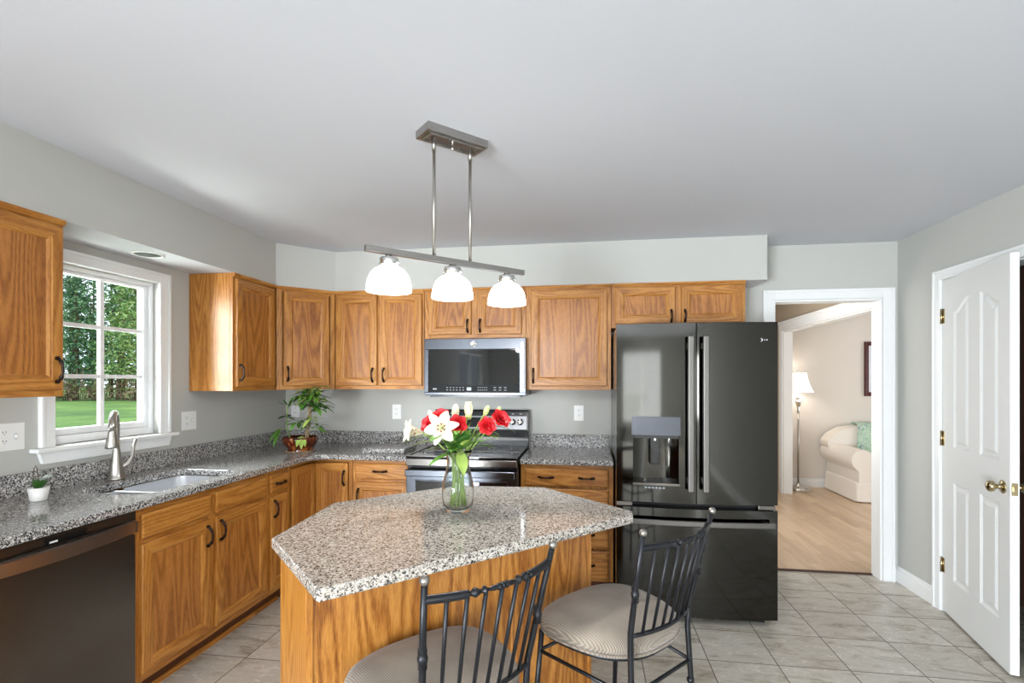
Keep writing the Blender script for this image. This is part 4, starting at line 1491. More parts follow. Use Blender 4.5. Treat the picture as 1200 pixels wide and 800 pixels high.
# ------------------------------------------------------------------ bar stools
def stool(label, e1, e2, drz):
    X, Y = (e1 - e2) * math.sqrt(.5), (e1 + e2) * math.sqrt(.5)
    r = thing('bar_stool', label, 'stool', (X, Y, 0), PI / 4 + drz, 'iron bar stools at the island')
    # local: x across, y forward to the island; y=0 at the lower end of the back
    ZS_ = 23.4

    def outline(k, n=44, grow=0.0):
        # rounded seat, wider at the front
        pts = []
        for i in range(n):
            a = 2 * PI * i / n
            c, s_ = math.cos(a), math.sin(a)
            ex = 2 / 2.7
            x = abs(c) ** ex * (1 if c > 0 else -1)
            y = abs(s_) ** ex * (1 if s_ > 0 else -1)
            w = 8.7 + 1.2 * y
            pts.append(((w + grow) * k * x, 7.5 + (7.8 + grow) * k * y))
        return pts
    # cushion
    m = MB()
    lv = [(.92, ZS_ - .05, 0), (1.0, ZS_ + .25, 0), (1.03, ZS_ + .9, 0), (1.0, ZS_ + 1.5, 0), (.93, ZS_ + 2.0, 0), (.78, ZS_ + 2.35, 0), (.5, ZS_ + 2.6, 0), (.2, ZS_ + 2.7, 0)]
    vs = []
    n = 44
    for k, z, gq in lv:
        vs += [(x, y, z) for x, y in outline(k)]
    fs = []
    for i in range(len(lv) - 1):
        for k in range(n):
            fs.append((i * n + k, i * n + (k + 1) % n, (i + 1) * n + (k + 1) % n, (i + 1) * n + k))
    fs.append([(len(lv) - 1) * n + k for k in range(n)])
    fs.append([k for k in range(n)][::-1])
    m.add(vs, fs, 0, True)
    sc_ = m.build('seat', 'seat_fabric', r)
    m = MB()
    m.tube([(x, y, ZS_ + .12) for x, y in outline(1.0, grow=.05)], .2, 8, closed=True)
    m.build('piping', 'seat_fabric', sc_)
    fr = MB()
    ring = outline(.95)
    fr.tube([(x, y, ZS_ - .3) for x, y in ring], .32, 8, closed=True)
    fr.build('seat_frame', 'iron', r)
    # legs
    back_b, back_t = 6.1, 7.4
    for s_ in (-1, 1):
        # rear post runs from the floor to the ball finial
        pts = [(s_ * 6.9, -1.6, .02), (s_ * 6.3, -.3, 18), (s_ * 6.1, 0, 24), (s_ * 6.25, -.1, 27), (s_ * 6.95, -1.5, 34), (s_ * 7.4, -2.6, 39.1)]
        m = MB().tube(pts, [.36, .36, .36, .36, .33, .30], 10)
        for zc, t in ((32.0, .64),):
            xx, yy = s_ * (6.25 + .7 * (zc - 27) / 7), -.1 - 1.4 * (zc - 27) / 7
            m.ball((xx, yy, zc), .5, 12, 0, 1.2)
            m.tube([(xx, yy, zc - .9), (xx, yy, zc + .9)], .42, 10)
        m.ball((s_ * 6.3, -.3, 17), .5, 12)
        po = m.build('rear_leg', 'iron', r)
        MB().ball((s_ * 7.45, -2.7, 39.5), .46, 16).build('finial', 'iron_cap', po)
        pts = [(s_ * 9.4, 15.0, .02), (s_ * 8.35, 13.6, 15.4), (s_ * 8.0, 13.0, ZS_ - .3)]
        m = MB().tube(pts, .36, 10)
        m.ball((s_ * 8.35, 13.6, 15.4), .52, 12)
        m.ball((s_ * 8.4, 13.7, 14.6), .46, 12)
        m.build('front_leg', 'iron', r)
    st = MB()
    zz = 19.6
    st.tube([(-8.2, 13.3, zz + .7), (8.2, 13.3, zz + .7)], .24, 8)
    st.tube([(-6.3, -.2, zz), (6.3, -.2, zz)], .24, 8)
    for s_ in (-1, 1):
        st.tube([(s_ * 6.3, -.2, zz), (s_ * 8.2, 13.3, zz + .7)], .24, 8)
    st.build('stretchers', 'iron', r)
    st = MB()
    zz = 8
    for s_ in (-1, 1):
        st.tube([(s_ * 6.6, -1.0, zz), (s_ * 8.85, 14.3, zz)], .28, 8)
    st.tube([(-8.85, 14.3, zz + .0), (8.85, 14.3, zz)], .32, 8)
    st.build('footrest', 'iron', r)
    # back: bowed rails and seven spindles
    def rail(z, hw, y0, bowd, t):
        return Vector((hw * t, y0 - bowd * (1 - t * t), z))
    top = lambda t: rail(37.6, 7.2, -2.2, 1.7, t)
    low = lambda t: rail(26.6, 6.15, -.02, 1.25, t)
    m = MB()
    pts, rs = [], []
    n = 140
    for k in range(n + 1):
        t = -1 + 2 * k / n
        pts.append(top(t))
        a = abs(t)
        rr = .40
        if a < .52:
            rr = .15
            for c, w, h_ in ((0, .022, .24), (.06, .022, .2), (.13, .05, .12), (.27, .026, .30), (.40, .05, .30), (.50, .02, .28)):
                rr += h_ * math.exp(-((a - c) / w) ** 2)
        rs.append(min(rr, .48))
    m.tube(pts, rs, 12)
    m.build('top_rail', 'iron', r)
    m = MB()
    m.tube([low(-1 + 2 * k / 20) for k in range(21)], .27, 8)
    m.build('lower_rail', 'iron', r)
    for k in range(7):
        t = -1 + 2 * (k + 1) / 8
        a, b = low(t), top(t)
        MB().tube([a, a.lerp(b, .5), b], [.20, .20, .22], 8).build('spindle', 'iron', r)
    return r


stool('iron bar stool with ribbed beige seat, at the island front nearest the camera', 26.8, 41.75, math.radians(2.5))
stool('iron bar stool with beige seat standing before the refrigerator, farther from the camera', 52.3, 39.6, math.radians(3.5))

# ------------------------------------------------------------------ pendant lamp over the island
PE2 = 70.7
PC = ((40.5 - PE2) * math.sqrt(.5), (40.5 + PE2) * math.sqrt(.5))
pd = thing('pendant_light', 'brushed nickel linear pendant with three lit white glass shades', 'pendant light', (PC[0], PC[1], CE), PI / 4)
zb = 75.3 - CE
m = MB().box(-5.4, -2.1, -1.25, 5.4, 2.1, -.02)
cpy = m.build('canopy', 'nickel_brushed', pd, bevel=.05)
m = MB()
for (x0, y0, x1, y1) in ((-4.7, -1.5, 4.7, -1.25), (-4.7, 1.25, 4.7, 1.5), (-4.7, -1.25, -4.45, 1.25), (4.45, -1.25, 4.7, 1.25)):
    m.box(x0, y0, -1.5, x1, y1, -1.24)
m.build('canopy_rim', 'nickel_brushed', cpy, bevel=.05)
MB().lathe([(0, -2.4), (.22, -2.35), (.3, -2.0), (.18, -1.8), (.18, -1.25)], 14).build('finial', 'chrome_bright', cpy)
for x in (-3.3, 3.3):
    m = MB().tube([(x, 0, zb + .3), (x, 0, -1.25)], .25, 12)
    m.tube([(x, 0, -3.2), (x, 0, -1.25)], .34, 12)
    m.build('rod', 'nickel', pd)
bx(-14.3, -.42, zb - .45, 14.3, .42, zb + .45).build('bar', 'nickel_brushed', pd, bevel=.04)
for x in (-10.7, 0, 10.7):
    m = MB().lathe([(0, -.4), (.45, -.4), (.45, -.7), (.75, -.75), (.8, -.9), (1.3, -.95), (1.36, -1.1), (1.36, -2.25), (0, -2.25)], 24, (x, 0, zb))
    for k in range(4):
        a = PI / 4 + k * PI / 2
        m.ball((x + 1.4 * math.cos(a), 1.4 * math.sin(a), zb - 1.6), .2, 8)
    soc = m.build('socket_cap', 'chrome_bright', pd)
    prof = [(1.2, -2.27), (1.6, -2.35), (2.2, -2.7), (2.72, -3.3), (3.06, -4.1), (3.26, -5.05), (3.32, -5.85), (3.25, -5.87), (3.15, -5.05), (2.95, -4.15), (2.6, -3.4), (2.05, -2.85), (1.4, -2.5), (0, -2.45)]
    MB().lathe(prof, 36, (x, 0, zb)).build('glass_shade', 'lit_glass', pd)
    MB().lathe([(0, -2.2), (.5, -2.3), (.55, -2.9), (.95, -3.8), (.9, -4.5), (0, -4.9)], 16, (x, 0, zb)).build('bulb', 'lit_glass', soc)
    wx, wy = PC[0] + x * math.sqrt(.5), PC[1] + x * math.sqrt(.5)
    light('pendant_bulb', 'POINT', (wx, wy, 75.3 - 6.0), 6, (1, .97, .93), size=1.0)

# ------------------------------------------------------------------ outlets and switches
def plate(label, loc, rz, w, h, kinds, cat='outlet'):
    nm = 'switch_plate' if cat == 'switch' else 'wall_outlet'
    r = thing(nm, label, cat, loc, rz)
    MB().box(-w / 2, -.2, -h / 2, w / 2, -.01, h / 2).build('cover_plate', 'plate_white', r, bevel=.1)
    for k, kind in enumerate(kinds):
        cx = (k - (len(kinds) - 1) / 2) * 1.85
        if kind == 'outlet':
            for s_ in (-.78, .78):
                m = MB().extrude([(cx - .5, s_ - .42), (cx + .5, s_ - .42), (cx + .66, s_), (cx + .5, s_ + .42), (cx - .5, s_ + .42), (cx - .66, s_)], 'Y', -.28, -.18)
                ro_ = m.build('receptacle', 'plate_white', r)
                mm = MB().box(cx - .3, -.30, s_ - .02, cx - .2, -.27, s_ + .26).box(cx + .2, -.30, s_ - .02, cx + .3, -.27, s_ + .26).box(cx - .07, -.30, s_ - .3, cx + .07, -.27, s_ - .16)
                mm.build('slots', 'socket_dark', ro_)
        elif kind == 'gfci':
            m = MB().box(cx - .66, -.28, -1.32, cx + .66, -.18, 1.32).box(cx - .3, -.34, -.18, cx + .3, -.28, .18)
            ro_ = m.build('receptacle', 'plate_white', r)
            mm = MB()
            for s_ in (-.78, .78):
                mm.box(cx - .3, -.30, s_ - .12, cx - .2, -.27, s_ + .2).box(cx + .2, -.30, s_ - .12, cx + .3, -.27, s_ + .2)
            mm.build('slots', 'socket_dark', ro_)
        else:
            m = MB().box(cx - .2, -.3, -.42, cx + .2, -.18, .42)
            m.box(cx - .14, -.62, -.1, cx + .14, -.25, .22)
            m.build('toggle', 'plate_white', r)
            MB().box(cx - .26, -.24, -.5, cx + .26, -.19, .5).build('toggle_slot', 'grey_mark', r)
    return r


plate('double outlet and switch plate on the wall left of the sink window', (XL, 74.6, 46.5), PI / 2, 4.7, 4.8, ['outlet', 'switch'])
plate('double outlet plate just right of the sink window', (XL, 114.9, 46.2), PI / 2, 4.7, 4.7, ['outlet', 'switch'])
plate('outlet on the back wall partly hidden behind the potted plant', (-96.5, YB, 46.4), 0, 3.0, 4.7, ['gfci'])
plate('outlet on the back wall left of the range', (-61.1, YB, 46.3), 0, 3.0, 4.7, ['outlet'])
plate('outlet on the back wall between range and refrigerator', (-2.7, YB, 46.4), 0, 3.0, 4.7, ['outlet'])

# recessed can light in the soffit over the sink
rc = thing('recessed_light', 'unlit recessed round light in the white soffit above the sink', 'ceiling light', (-93.4, 96.0, SB))
MB().lathe([(2.45, -.02), (3.1, -.02), (3.1, -.12), (2.6, -.22), (2.45, -.1), (2.45, -.02)], 32).build('trim_ring', 'trim_white', rc)
MB().lathe([(0, -.03), (2.46, -.03), (2.46, -.06), (0, -.06)], 28).build('reflector', 'can_dark', rc)

# ------------------------------------------------------------------ plants on the counter
def plant_leaves(mb, top, n, length, width, spread, mi=0, up=.5):
    for k in range(n):
        a = 2 * PI * k / n + random.uniform(-.3, .3)
        el = random.uniform(-.2, up)
        d = (math.cos(a), math.sin(a), el)
        mb.leaf((top[0] + random.uniform(-.4, .4), top[1] + random.uniform(-.4, .4), top[2] + random.uniform(-.5, .5)), d,
                length * random.uniform(.75, 1.15), width * random.uniform(.8, 1.1), random.uniform(.2, .6) * spread, mi)


random.seed(21)
pp = thing('potted_plant', 'leafy money tree in glazed brown bowl in the counter corner', 'plant', (-81.6, 135.0, 36.03))
MB().lathe([(0, 0), (3.4, 0), (3.55, .3), (3.3, .7), (3.5, 1.1), (4.4, 2.2), (4.85, 3.4), (4.95, 4.2), (4.75, 4.25), (4.6, 3.5), (0, 3.45)], 40).build('bowl', 'pot_glaze', pp)
MB().lathe([(0, .0), (3.9, .0), (4.2, .28), (3.8, .36), (0, .36)], 36).build('saucer', 'stem_brown', pp)
MB().lathe([(0, 3.75), (2.5, 3.7), (4.55, 3.55)], 24).build('soil', 'soil', pp)
m = MB()
for ph in (0, 2 * PI / 3, 4 * PI / 3):
    pts = []
    for k in range(24):
        t = k / 23
        a = ph + t * 7.5
        pts.append((1.9 + 1.5 * t + .38 * math.cos(a), -.2 + .38 * math.sin(a), 3.6 + 11.4 * t))
    m.tube(pts, .24, 8)
m.build('braided_trunk', 'stem_brown', pp)
m = MB()
tp = (3.3, -.2, 16.8)
twigs = []
for k in range(20):
    a = 2 * PI * k / 20 * 3.3
    el = .05 + .95 * (k / 19)
    ln = random.uniform(2.0, 4.2)
    e = (tp[0] + math.cos(a) * ln * (1 - .5 * el), tp[1] + math.sin(a) * ln * (1 - .5 * el), tp[2] - 4.6 + el * (4.2 + ln * .6) + random.uniform(-.6, .5))
    m.tube([(tp[0], tp[1], tp[2] - 4.2 + 3 * el), e], .08, 5)
    twigs.append(e)
for k in range(4):
    a = k * 1.7 + .4
    e = (2.6 + math.cos(a) * 2.8, -.3 + math.sin(a) * 2.8, 6.8 + k * .9)
    m.tube([(2.4, -.2, 5.5 + k * .9), e], .08, 5)
    twigs.append(e)
m.build('twigs', 'stem_green', pp)
m = MB()
for i, e in enumerate(twigs):
    plant_leaves(m, e, 9, 3.9, 1.2, .9, (0, 1, 0, 2)[i % 4], .6)
m.build('leaves', ['leaf_mid', 'leaf_dark', 'leaf_lime'], pp, recalc=False)
m = MB()
st_ = [(-2.4, -1.4, 3.6), (-2.9, -2.0, 7.0), (-2.6, -2.6, 10.2), (-2.2, -2.8, 13.0)]
m.tube(st_, .14, 6)
m.tube([(-2.9, -2.0, 6.4), (-4.6, -3.4, 6.8)], .09, 5)
m.build('side_stem', 'stem_green', pp)
m = MB()
plant_leaves(m, (-2.6, -2.6, 10.4), 7, 3.3, 1.5, .5, 0, .5)
plant_leaves(m, (-2.2, -2.8, 13.0), 4, 2.6, .8, -.6, 0, 1.3)
for d in ((-1, -.5, -.9), (-.6, -1, -.7), (-1, .2, -.4), (-.3, -.8, -1.2)):
    m.leaf((-4.2, -3.2, 6.6), d, 3.8, 1.7, .45, 1)
for d in ((1, -.9, -.3), (.6, -1, -.5), (.2, -1, -.2)):
    m.leaf((1.8, -2.6, 4.6), d, 3.6, 1.4, .5, 2)
m.build('side_leaves', ['leaf_dark', 'leaf_mid', 'leaf_lime'], pp, recalc=False)

sp_ = thing('potted_plant', 'tiny green plant in small white pot left of the sink', 'plant', (-92.2, 73.2, 36.03))
sp_.scale = (.78, .78, .78)
MB().lathe([(0, 0), (1.35, 0), (1.45, .15), (1.85, 2.85), (1.7, 2.85), (1.62, 2.4), (0, 2.4)], 28).build('pot', 'pot_white', sp_)
m = MB()
for k in range(26):
    a = k * 2.4
    m.leaf((.4 * math.cos(a), .4 * math.sin(a), 2.4), (math.cos(a), math.sin(a), random.uniform(1.2, 3.0)), random.uniform(2.0, 2.9), .8, .2, 0)
m.build('leaves', ['leaf_dark'], sp_, recalc=False)
m = MB()
for k in range(6):
    a = -.6 + k * .5
    m.leaf((.5, .2, 4.3), (math.cos(a), math.sin(a), .35), 2.2, .95, -.1, 0)
m.build('pale_leaves', ['silver_leaf'], sp_, recalc=False)
m = MB()
m.tube([(-.5, -.4, 2.5), (-.62, -.6, 5.2), (-.45, -.55, 7.0), (-.2, -.4, 7.6), (0, -.3, 7.0), (.25, -.2, 4.8), (.3, 0, 2.6)], .09, 6)
m.build('bent_stem', 'bark', sp_)

# ------------------------------------------------------------------ vase and flowers on the island
VX, VY = -20.0, 76.9
vz = 36.03
va = thing('vase', 'clear glass vase holding the bouquet on the island', 'vase', (VX, VY, vz))
outp = [(0, .02), (1.75, .02), (2.0, .15), (2.35, 1.2), (2.5, 2.6), (2.4, 4.2), (2.05, 5.8), (1.75, 7.2), (1.75, 8.2), (2.05, 9.2), (2.3, 9.6)]
inp = [(2.2, 9.6), (1.95, 9.15), (1.63, 8.2), (1.63, 7.2), (1.93, 5.8), (2.28, 4.2), (2.38, 2.6), (2.22, 1.2), (1.8, .6), (0, .6)]
MB().lathe(outp + inp, 48).build('vessel', 'clear_glass', va)
VC = Vector((VX, VY, vz))


def stem_path(head, k):
    a = k * 2.399
    foot = Vector((1.25 * math.cos(a), 1.25 * math.sin(a), .9))
    h = Vector(head) - VC
    neck = Vector((h.x * .16, h.y * .16, 8.2))
    if neck.xy.length > 1.2:
        neck.xy = neck.xy.normalized() * 1.2
    pts = []
    for i in range(9):
        t = i / 8
        if t < .5:
            u = t / .5
            p = foot.lerp(neck, u)
        else:
            u = (t - .5) / .5
            p = neck.lerp(h, u) + Vector((0, 0, .5 * math.sin(PI * u)))
        pts.append(p)
    return pts


def flower(name, label, cat, head, k, builder, group, leaves=2, lmat=('leaf_mid', 'leaf_lime')):
    leaves = leaves + 1 if leaves else 0
    r = thing(name, label, cat, (VC.x, VC.y, VC.z), 0, group)
    pts = stem_path(head, k)
    MB().tube(pts, [.13] * 9, 6).build('stem', 'stem_green', r)
    h = Vector(head) - VC
    builder(r, h)
    m = MB()
    for j in range(leaves):
        p = pts[5 + j % 3]
        a = k * 1.7 + j * 2.2
        out = Vector((p.x, p.y, 0)) + Vector((math.cos(a), math.sin(a), 0)) * .8
        m.leaf(p, (out.x, out.y, 1.0 if j % 2 else .5), random.uniform(2.8, 4.2), random.uniform(1.0, 1.5), .35, j % 2)
    if leaves:
        m.build('leaves', list(lmat), r, recalc=False)
    return r


def petal_mesh(length, width, curl, cup, seg=8):
    """petal along +x, opening with curl downwards in z"""
    vs, fs = [], []
    for i in range(seg + 1):
        t = i / seg
        w = width * .5 * (math.sin(PI * (t * .9 + .06)) ** .75)
        x = length * (t - .12 * curl * t * t)
        z = cup * length * math.sin(t * PI * .55) - curl * length * t * t * .55
        for s_ in (-1, -.5, 0, .5, 1):
            vs.append((x, w * s_, z + .18 * w * abs(s_) ** 2))
    for i in range(seg):
        for j in range(4):
            a = i * 5 + j
            fs.append((a, a + 1, a + 6, a + 5))
    return vs, fs


def lily(facing, size=2.9, openness=.25):
    fdir = Vector(facing).normalized()
    qm = fdir.to_track_quat('Z', 'Y').to_matrix().to_4x4()

    def f(r, h):
        for k in range(6):
            vs, fs = petal_mesh(size * (1.0 if k % 2 else 1.06), size * (.58 if k % 2 else .46), .42, openness + .25)
            m = MB()
            m.add(vs, fs, 0, True)
            m.xf(Matrix.Translation(h) @ qm @ Matrix.Rotation(k * PI / 3 + .2, 4, 'Z') @ Matrix.Rotation(-openness, 4, 'Y'))
            m.build('petal', 'petal_cream', r, recalc=False)
        m = MB()
        for k in range(6):
            a = k * PI / 3 + .5
            tip = (.55 * math.cos(a), .55 * math.sin(a), 1.35)
            m.tube([(0, 0, 0), tip], .04, 5, 0)
            m.ball(tip, .14, 8, 1)
        m.tube([(0, 0, 0), (0, 0, 1.6)], .07, 6, 0)
        m.xf(Matrix.Translation(h) @ qm)
        m.build('stamens', ['bud_green', 'anther'], r)
    return f


def rose(facing, size=1.55):
    fdir = Vector(facing).normalized()
    qm = fdir.to_track_quat('Z', 'Y').to_matrix().to_4x4()

    def f(r, h):
        m = MB()
        for ring_, (n, tilt, ln) in enumerate(((3, .18, .9), (4, .42, 1.0), (5, .75, 1.1), (6, 1.05, 1.18))):
            for k in range(n):
                vs, fs = petal_mesh(size * ln, size * (.8 + .12 * ring_), .28 + .06 * ring_, .30, 6)
                mm = Matrix.Translation(h) @ qm @ Matrix.Rotation(2 * PI * k / n + ring_ * .6, 4, 'Z') @ Matrix.Translation((.04 + .05 * ring_, 0, -.6)) @ Matrix.Rotation(-(PI / 2 - tilt), 4, 'Y')
                s0 = len(m.v)
                m.add(vs, fs, 0, True)
                m.xf(mm, s0)
        m.build('bloom', 'petal_red', r, recalc=False)
        c = MB().lathe([(0, -1.2), (.3, -1.1), (.55, -.6), (.35, -.35), (0, -.3)], 12)
        c.xf(Matrix.Translation(h) @ qm)
        c.build('calyx', 'stem_green', r)
    return f


def bud(length, rad, mat, facing, tipmat=None):
    fdir = Vector(facing).normalized()
    qm = fdir.to_track_quat('Z', 'Y').to_matrix().to_4x4()

    def f(r, h):
        pr = [(0, -length * .5), (rad * .45, -length * .46), (rad * .9, -length * .2), (rad, .05 * length), (rad * .78, .3 * length), (rad * .35, .46 * length), (0, .5 * length)]
        m = MB().lathe(pr, 14)
        for k in range(3):
            a = 2 * PI * k / 3
            m.tube([(rr * 1.0 * math.cos(a), rr * 1.0 * math.sin(a), z) for rr, z in pr[1:]], .06, 5)
        m.xf(Matrix.Translation(h) @ qm)
        m.build('bud', mat, r)
    return f


gF = 'flowers in the glass vase'
random.seed(5)
flower('lily', 'open cream lily facing the camera, low at the front of the bouquet', 'flower', (-21.4, 73.2, 49.3), 0, lily((.12, -1, .12), 2.9, .22), gF, 2)
flower('lily', 'open cream lily at the far left of the bouquet, turned sideways', 'flower', (-25.0, 74.6, 48.4), 1, lily((-.75, -.6, .18), 2.8, .45), gF, 2)
flower('rose', 'red rose between the two open lilies, leftmost of the roses', 'flower', (-24.1, 75.6, 49.6), 2, rose((-.5, -1, .5)), gF, 2)
flower('rose', 'red rose rising right behind the front lily, topmost of the left roses', 'flower', (-22.9, 77.2, 50.6), 3, rose((-.1, -1, .7), 1.45), gF, 1)
flower('rose', 'full red rose just right of the front lily, above the vase', 'flower', (-19.8, 75.7, 49.5), 4, rose((.05, -1, .3), 1.6), gF, 2)
flower('rose', 'red rose right of center, its petals half hidden by a long leaf', 'flower', (-15.5, 77.6, 49.3), 5, rose((.2, -1, .1), 1.4), gF, 2)
flower('rose', 'red rose at the far right of the bouquet with upright petals', 'flower', (-13.5, 78.0, 50.3), 6, rose((.6, -.6, .6), 1.6), gF, 2)
flower('lily', 'tall closed cream lily bud left of the topmost white bloom', 'flower', (-20.6, 77.6, 51.4), 7, bud(2.5, .62, 'petal_cream', (.1, -.1, 1)), gF, 1)


def tulip(r, h):
    for k in range(6):
        vs, fs = petal_mesh(2.5, 1.25, -.10, .12, 7)
        m = MB()
        m.add(vs, fs, 0, True)
        m.xf(Matrix.Translation(h + Vector((0, 0, -1.2))) @ Matrix.Rotation(k * PI / 3, 4, 'Z') @ Matrix.Translation((.25, 0, 0)) @ Matrix.Rotation(-1.28, 4, 'Y'))
        m.build('petal', 'petal_cream', r, recalc=False)
    MB().lathe([(0, -1.5), (.35, -1.4), (.62, -1.0), (.5, -.7), (0, -.7)], 12, tuple(h)).build('calyx', 'bud_green', r)


flower('lily', 'half open upright white bloom at the top of the bouquet', 'flower', (-18.4, 77.2, 51.7), 8, tulip, gF, 1)
flower('lily', 'slim green lily bud standing alone at upper right', 'flower', (-15.8, 78.5, 51.6), 9, bud(1.7, .42, 'bud_green', (.4, 0, 1)), gF, 1)
flower('lily', 'small pale green bud just above the right red rose', 'flower', (-14.0, 79.6, 51.6), 10, bud(1.2, .36, 'bud_green', (.2, 0, 1)), gF, 0)
flower('lily', 'small white bud peeking above the leftmost red rose', 'flower', (-24.7, 77.4, 51.0), 11, bud(1.3, .36, 'petal_cream', (-.2, 0, 1)), gF, 0)
random.seed(12)
fol = thing('greenery', 'long pale green leaves spilling over the vase rim', 'leaves', (VC.x, VC.y, VC.z), 0)
for (p, d, ln, w, dr, mt) in (((-.4, -1.0, 9.2), (-1, -.8, -.15), 4.2, 1.7, .3, 'leaf_mid'), ((.6, -1.2, 9.4), (.5, -1, -.6), 3.2, 1.8, .5, 'leaf_lime'),
                              ((.9, -.3, 9.3), (1, -.2, .45), 5.4, .95, .12, 'leaf_mid'), ((.8, .2, 10), (1, .1, 1.1), 6.0, 1.5, .25, 'leaf_lime'),
                              ((-.6, -.6, 9.6), (-1, -.4, .9), 4.2, 1.5, .35, 'leaf_dark'), ((-.2, -1.0, 9.4), (-.3, -1, .8), 3.8, 1.5, .3, 'leaf_mid'),
                              ((.3, -1.0, 9.6), (.5, -.6, 1.3), 4.6, 1.3, .2, 'leaf_dark'), ((.8, -.6, 9.6), (1, -.5, .9), 5.0, 1.4, .3, 'leaf_mid'),
                              ((.2, -.8, 9.6), (.1, -.7, 1.5), 4.2, 1.3, .15, 'leaf_lime'), ((.9, .3, 9.6), (1, .5, .6), 5.2, 1.2, .2, 'leaf_mid')):
    MB().leaf(p, d, ln, w, dr, 0, .2, 8).build('leaf', mt, fol, recalc=False)
for k in range(24):
    a = k * 2.399
    r0 = random.uniform(.3, 1.0)
    MB().leaf((r0 * math.cos(a), r0 * math.sin(a), 9.2 + random.uniform(0, .6)), (math.cos(a), math.sin(a) - .25, random.uniform(.9, 2.6)), random.uniform(3.8, 5.6),
              random.uniform(1.2, 1.8), random.uniform(.2, .45), 0, .2, 8).build('leaf', ('leaf_mid', 'leaf_lime', 'leaf_dark', 'leaf_mid')[k % 4], fol, recalc=False)
m = MB()
for k in range(9):
    a = k * 2.1
    m.tube([(1.2 * math.cos(a), 1.2 * math.sin(a), .8), (-.5 * math.cos(a), -.5 * math.sin(a), 6), (.7 * math.cos(a + 2), .7 * math.sin(a + 2), 9.4)], .13, 6)
m.build('stems', 'stem_green', fol)

# ------------------------------------------------------------------ living room beyond the doorway
lm = thing('floor_lamp', 'lit nickel floor lamp with white bell shade beyond the doorway', 'lamp', (107.6, 281.0, .05))
MB().lathe([(0, 0), (6.1, 0), (6.2, .4), (5.2, 1.1), (2.4, 1.9), (1.0, 2.6), (.8, 3.2), (0, 3.2)], 32).build('base', 'chrome_bright', lm)
MB().tube([(0, 0, 3.0), (0, 0, 41)], .42, 12).build('pole', 'nickel', lm)
MB().lathe([(.5, 39.8), (.8, 40.2), (.75, 40.8), (.6, 41), (1.3, 44.6), (1.9, 45.4), (1.4, 46), (.8, 46.4), (1.4, 47.2), (.5, 48), (.4, 50)], 20).build('vase_column', 'chrome_bright', lm)
sh_ = MB()
prof = []
for k in range(9):
    t = k / 8
    prof.append((3.9 + 2.9 * t ** 1.7 * (1 - 0) + .2 * t, 60.2 - 9.9 * t))
sh_.lathe(prof, 32)
sh_.build('lamp_shade', 'lit_linen', lm)
MB().lathe([(0, 60.3), (.3, 60.3), (.2, 60.9), (.45, 61.4), (0, 61.9)], 12).build('finial', 'nickel', lm)
light('lamp_bulb', 'POINT', (107.6, 281.0, 56), 2.6, (1, .90, .78), size=2.0)

so_ = thing('sofa', 'cream skirted sofa with rolled arm beyond the doorway', 'sofa', (160, 272, .05))
oo = (160, 272, .05)


def arm_profile(x, sgn):
    # outer face at x, arm thickness inward; roll overhanging outwards
    pts = [(x, 7.5), (x, 14.0)]
    cx, cz, rr = x + sgn * 1.6, 19.4, 4.9
    for k in range(13):
        a = math.radians(215 - k * 20)
        pts.append((cx + sgn * rr * math.cos(a), cz + rr * math.sin(a)))
    pts += [(x + sgn * 7.2, 16.0), (x + sgn * 7.2, 7.5)]
    return pts


MB().box(124.2, 256.0, 1.0, 208, 287.5, 9).build('base', 'sofa_cream', so_, off=oo, bevel=.4)
for x, s_ in ((124, 1), (208.2, -1)):
    a = MB().extrude(arm_profile(x, s_), 'Y', 255.2, 287.6, 0, True)
    a.build('arm', 'sofa_cream', so_, off=oo, bevel=.5, seg=3)
bk = MB()
prof = [(128, 8), (202, 8), (202, 29), (199, 32.4), (194, 33.4), (136, 33.4), (129, 32.2), (123.4, 29.0), (120.6, 25.4), (121, 22.5), (126, 20)]
bk.extrude(prof, 'Y', 278.5, 287.6)
bk.build('backrest', 'sofa_cream', so_, off=oo, bevel=1.4, seg=4)
for k in range(3):
    x0 = 131.4 + k * 23.3
    MB().box(x0, 255.4, 9.2, x0 + 23.1, 278, 16.2).build('seat_cushion', 'sofa_cream', so_, off=oo, bevel=1.0, seg=3)
sk_ = MB()
sk_.extrude([(255.3, 9.2), (255.1, 8.6), (254.5, .4), (255.0, .4), (255.8, 9.2)], 'X', 124.6, 208)
sk_.extrude([(123.6, 9.2), (123.3, 8.6), (122.6, .4), (123.1, .4), (124.2, 9.2)], 'Y', 255.6, 287)
sk_.build('skirt', 'sofa_cream', so_, off=oo)
sk_ = MB().box(122.6, 254.4, .4, 124.8, 256.0, 8.6)
sk_.build('skirt_corner', 'sofa_cream', so_, off=oo, bevel=.5)

thr = thing('throw_blanket', 'pale green patterned throw draped over the cream sofa', 'blanket', (145, 272, 16.3))
path = [(288.4, 24), (288.2, 31), (287, 33.9), (283, 34.5), (279, 34.1), (277.6, 32.5), (277.5, 26), (277.0, 19), (275, 16.9), (268, 16.75), (258, 16.75)]
vs, fs = [], []
n = len(path)
nx = 8
for j in range(nx + 1):
    for i, (y, z) in enumerate(path):
        x = 136 + 18 * j / nx + 3.6 * (1 - i / n)*0 - i * .35
        vs.append((x, y - .25 * math.sin(j * 1.9) * (1 if 3 < i < 8 else .2), z + .16 * (1 + math.sin(j * 2.3 + i))))
for j in range(nx):
    for i in range(n - 1):
        a = j * n + i
        fs.append((a, a + 1, a + n + 1, a + n))
m = MB()
m.add(vs, fs, 0, True)
to = m.build('cloth', 'throw_fabric', thr, off=(145, 272, 16.3))
sd = to.modifiers.new('thick', 'SOLIDIFY')
sd.thickness = .35 * I
sd.offset = 1

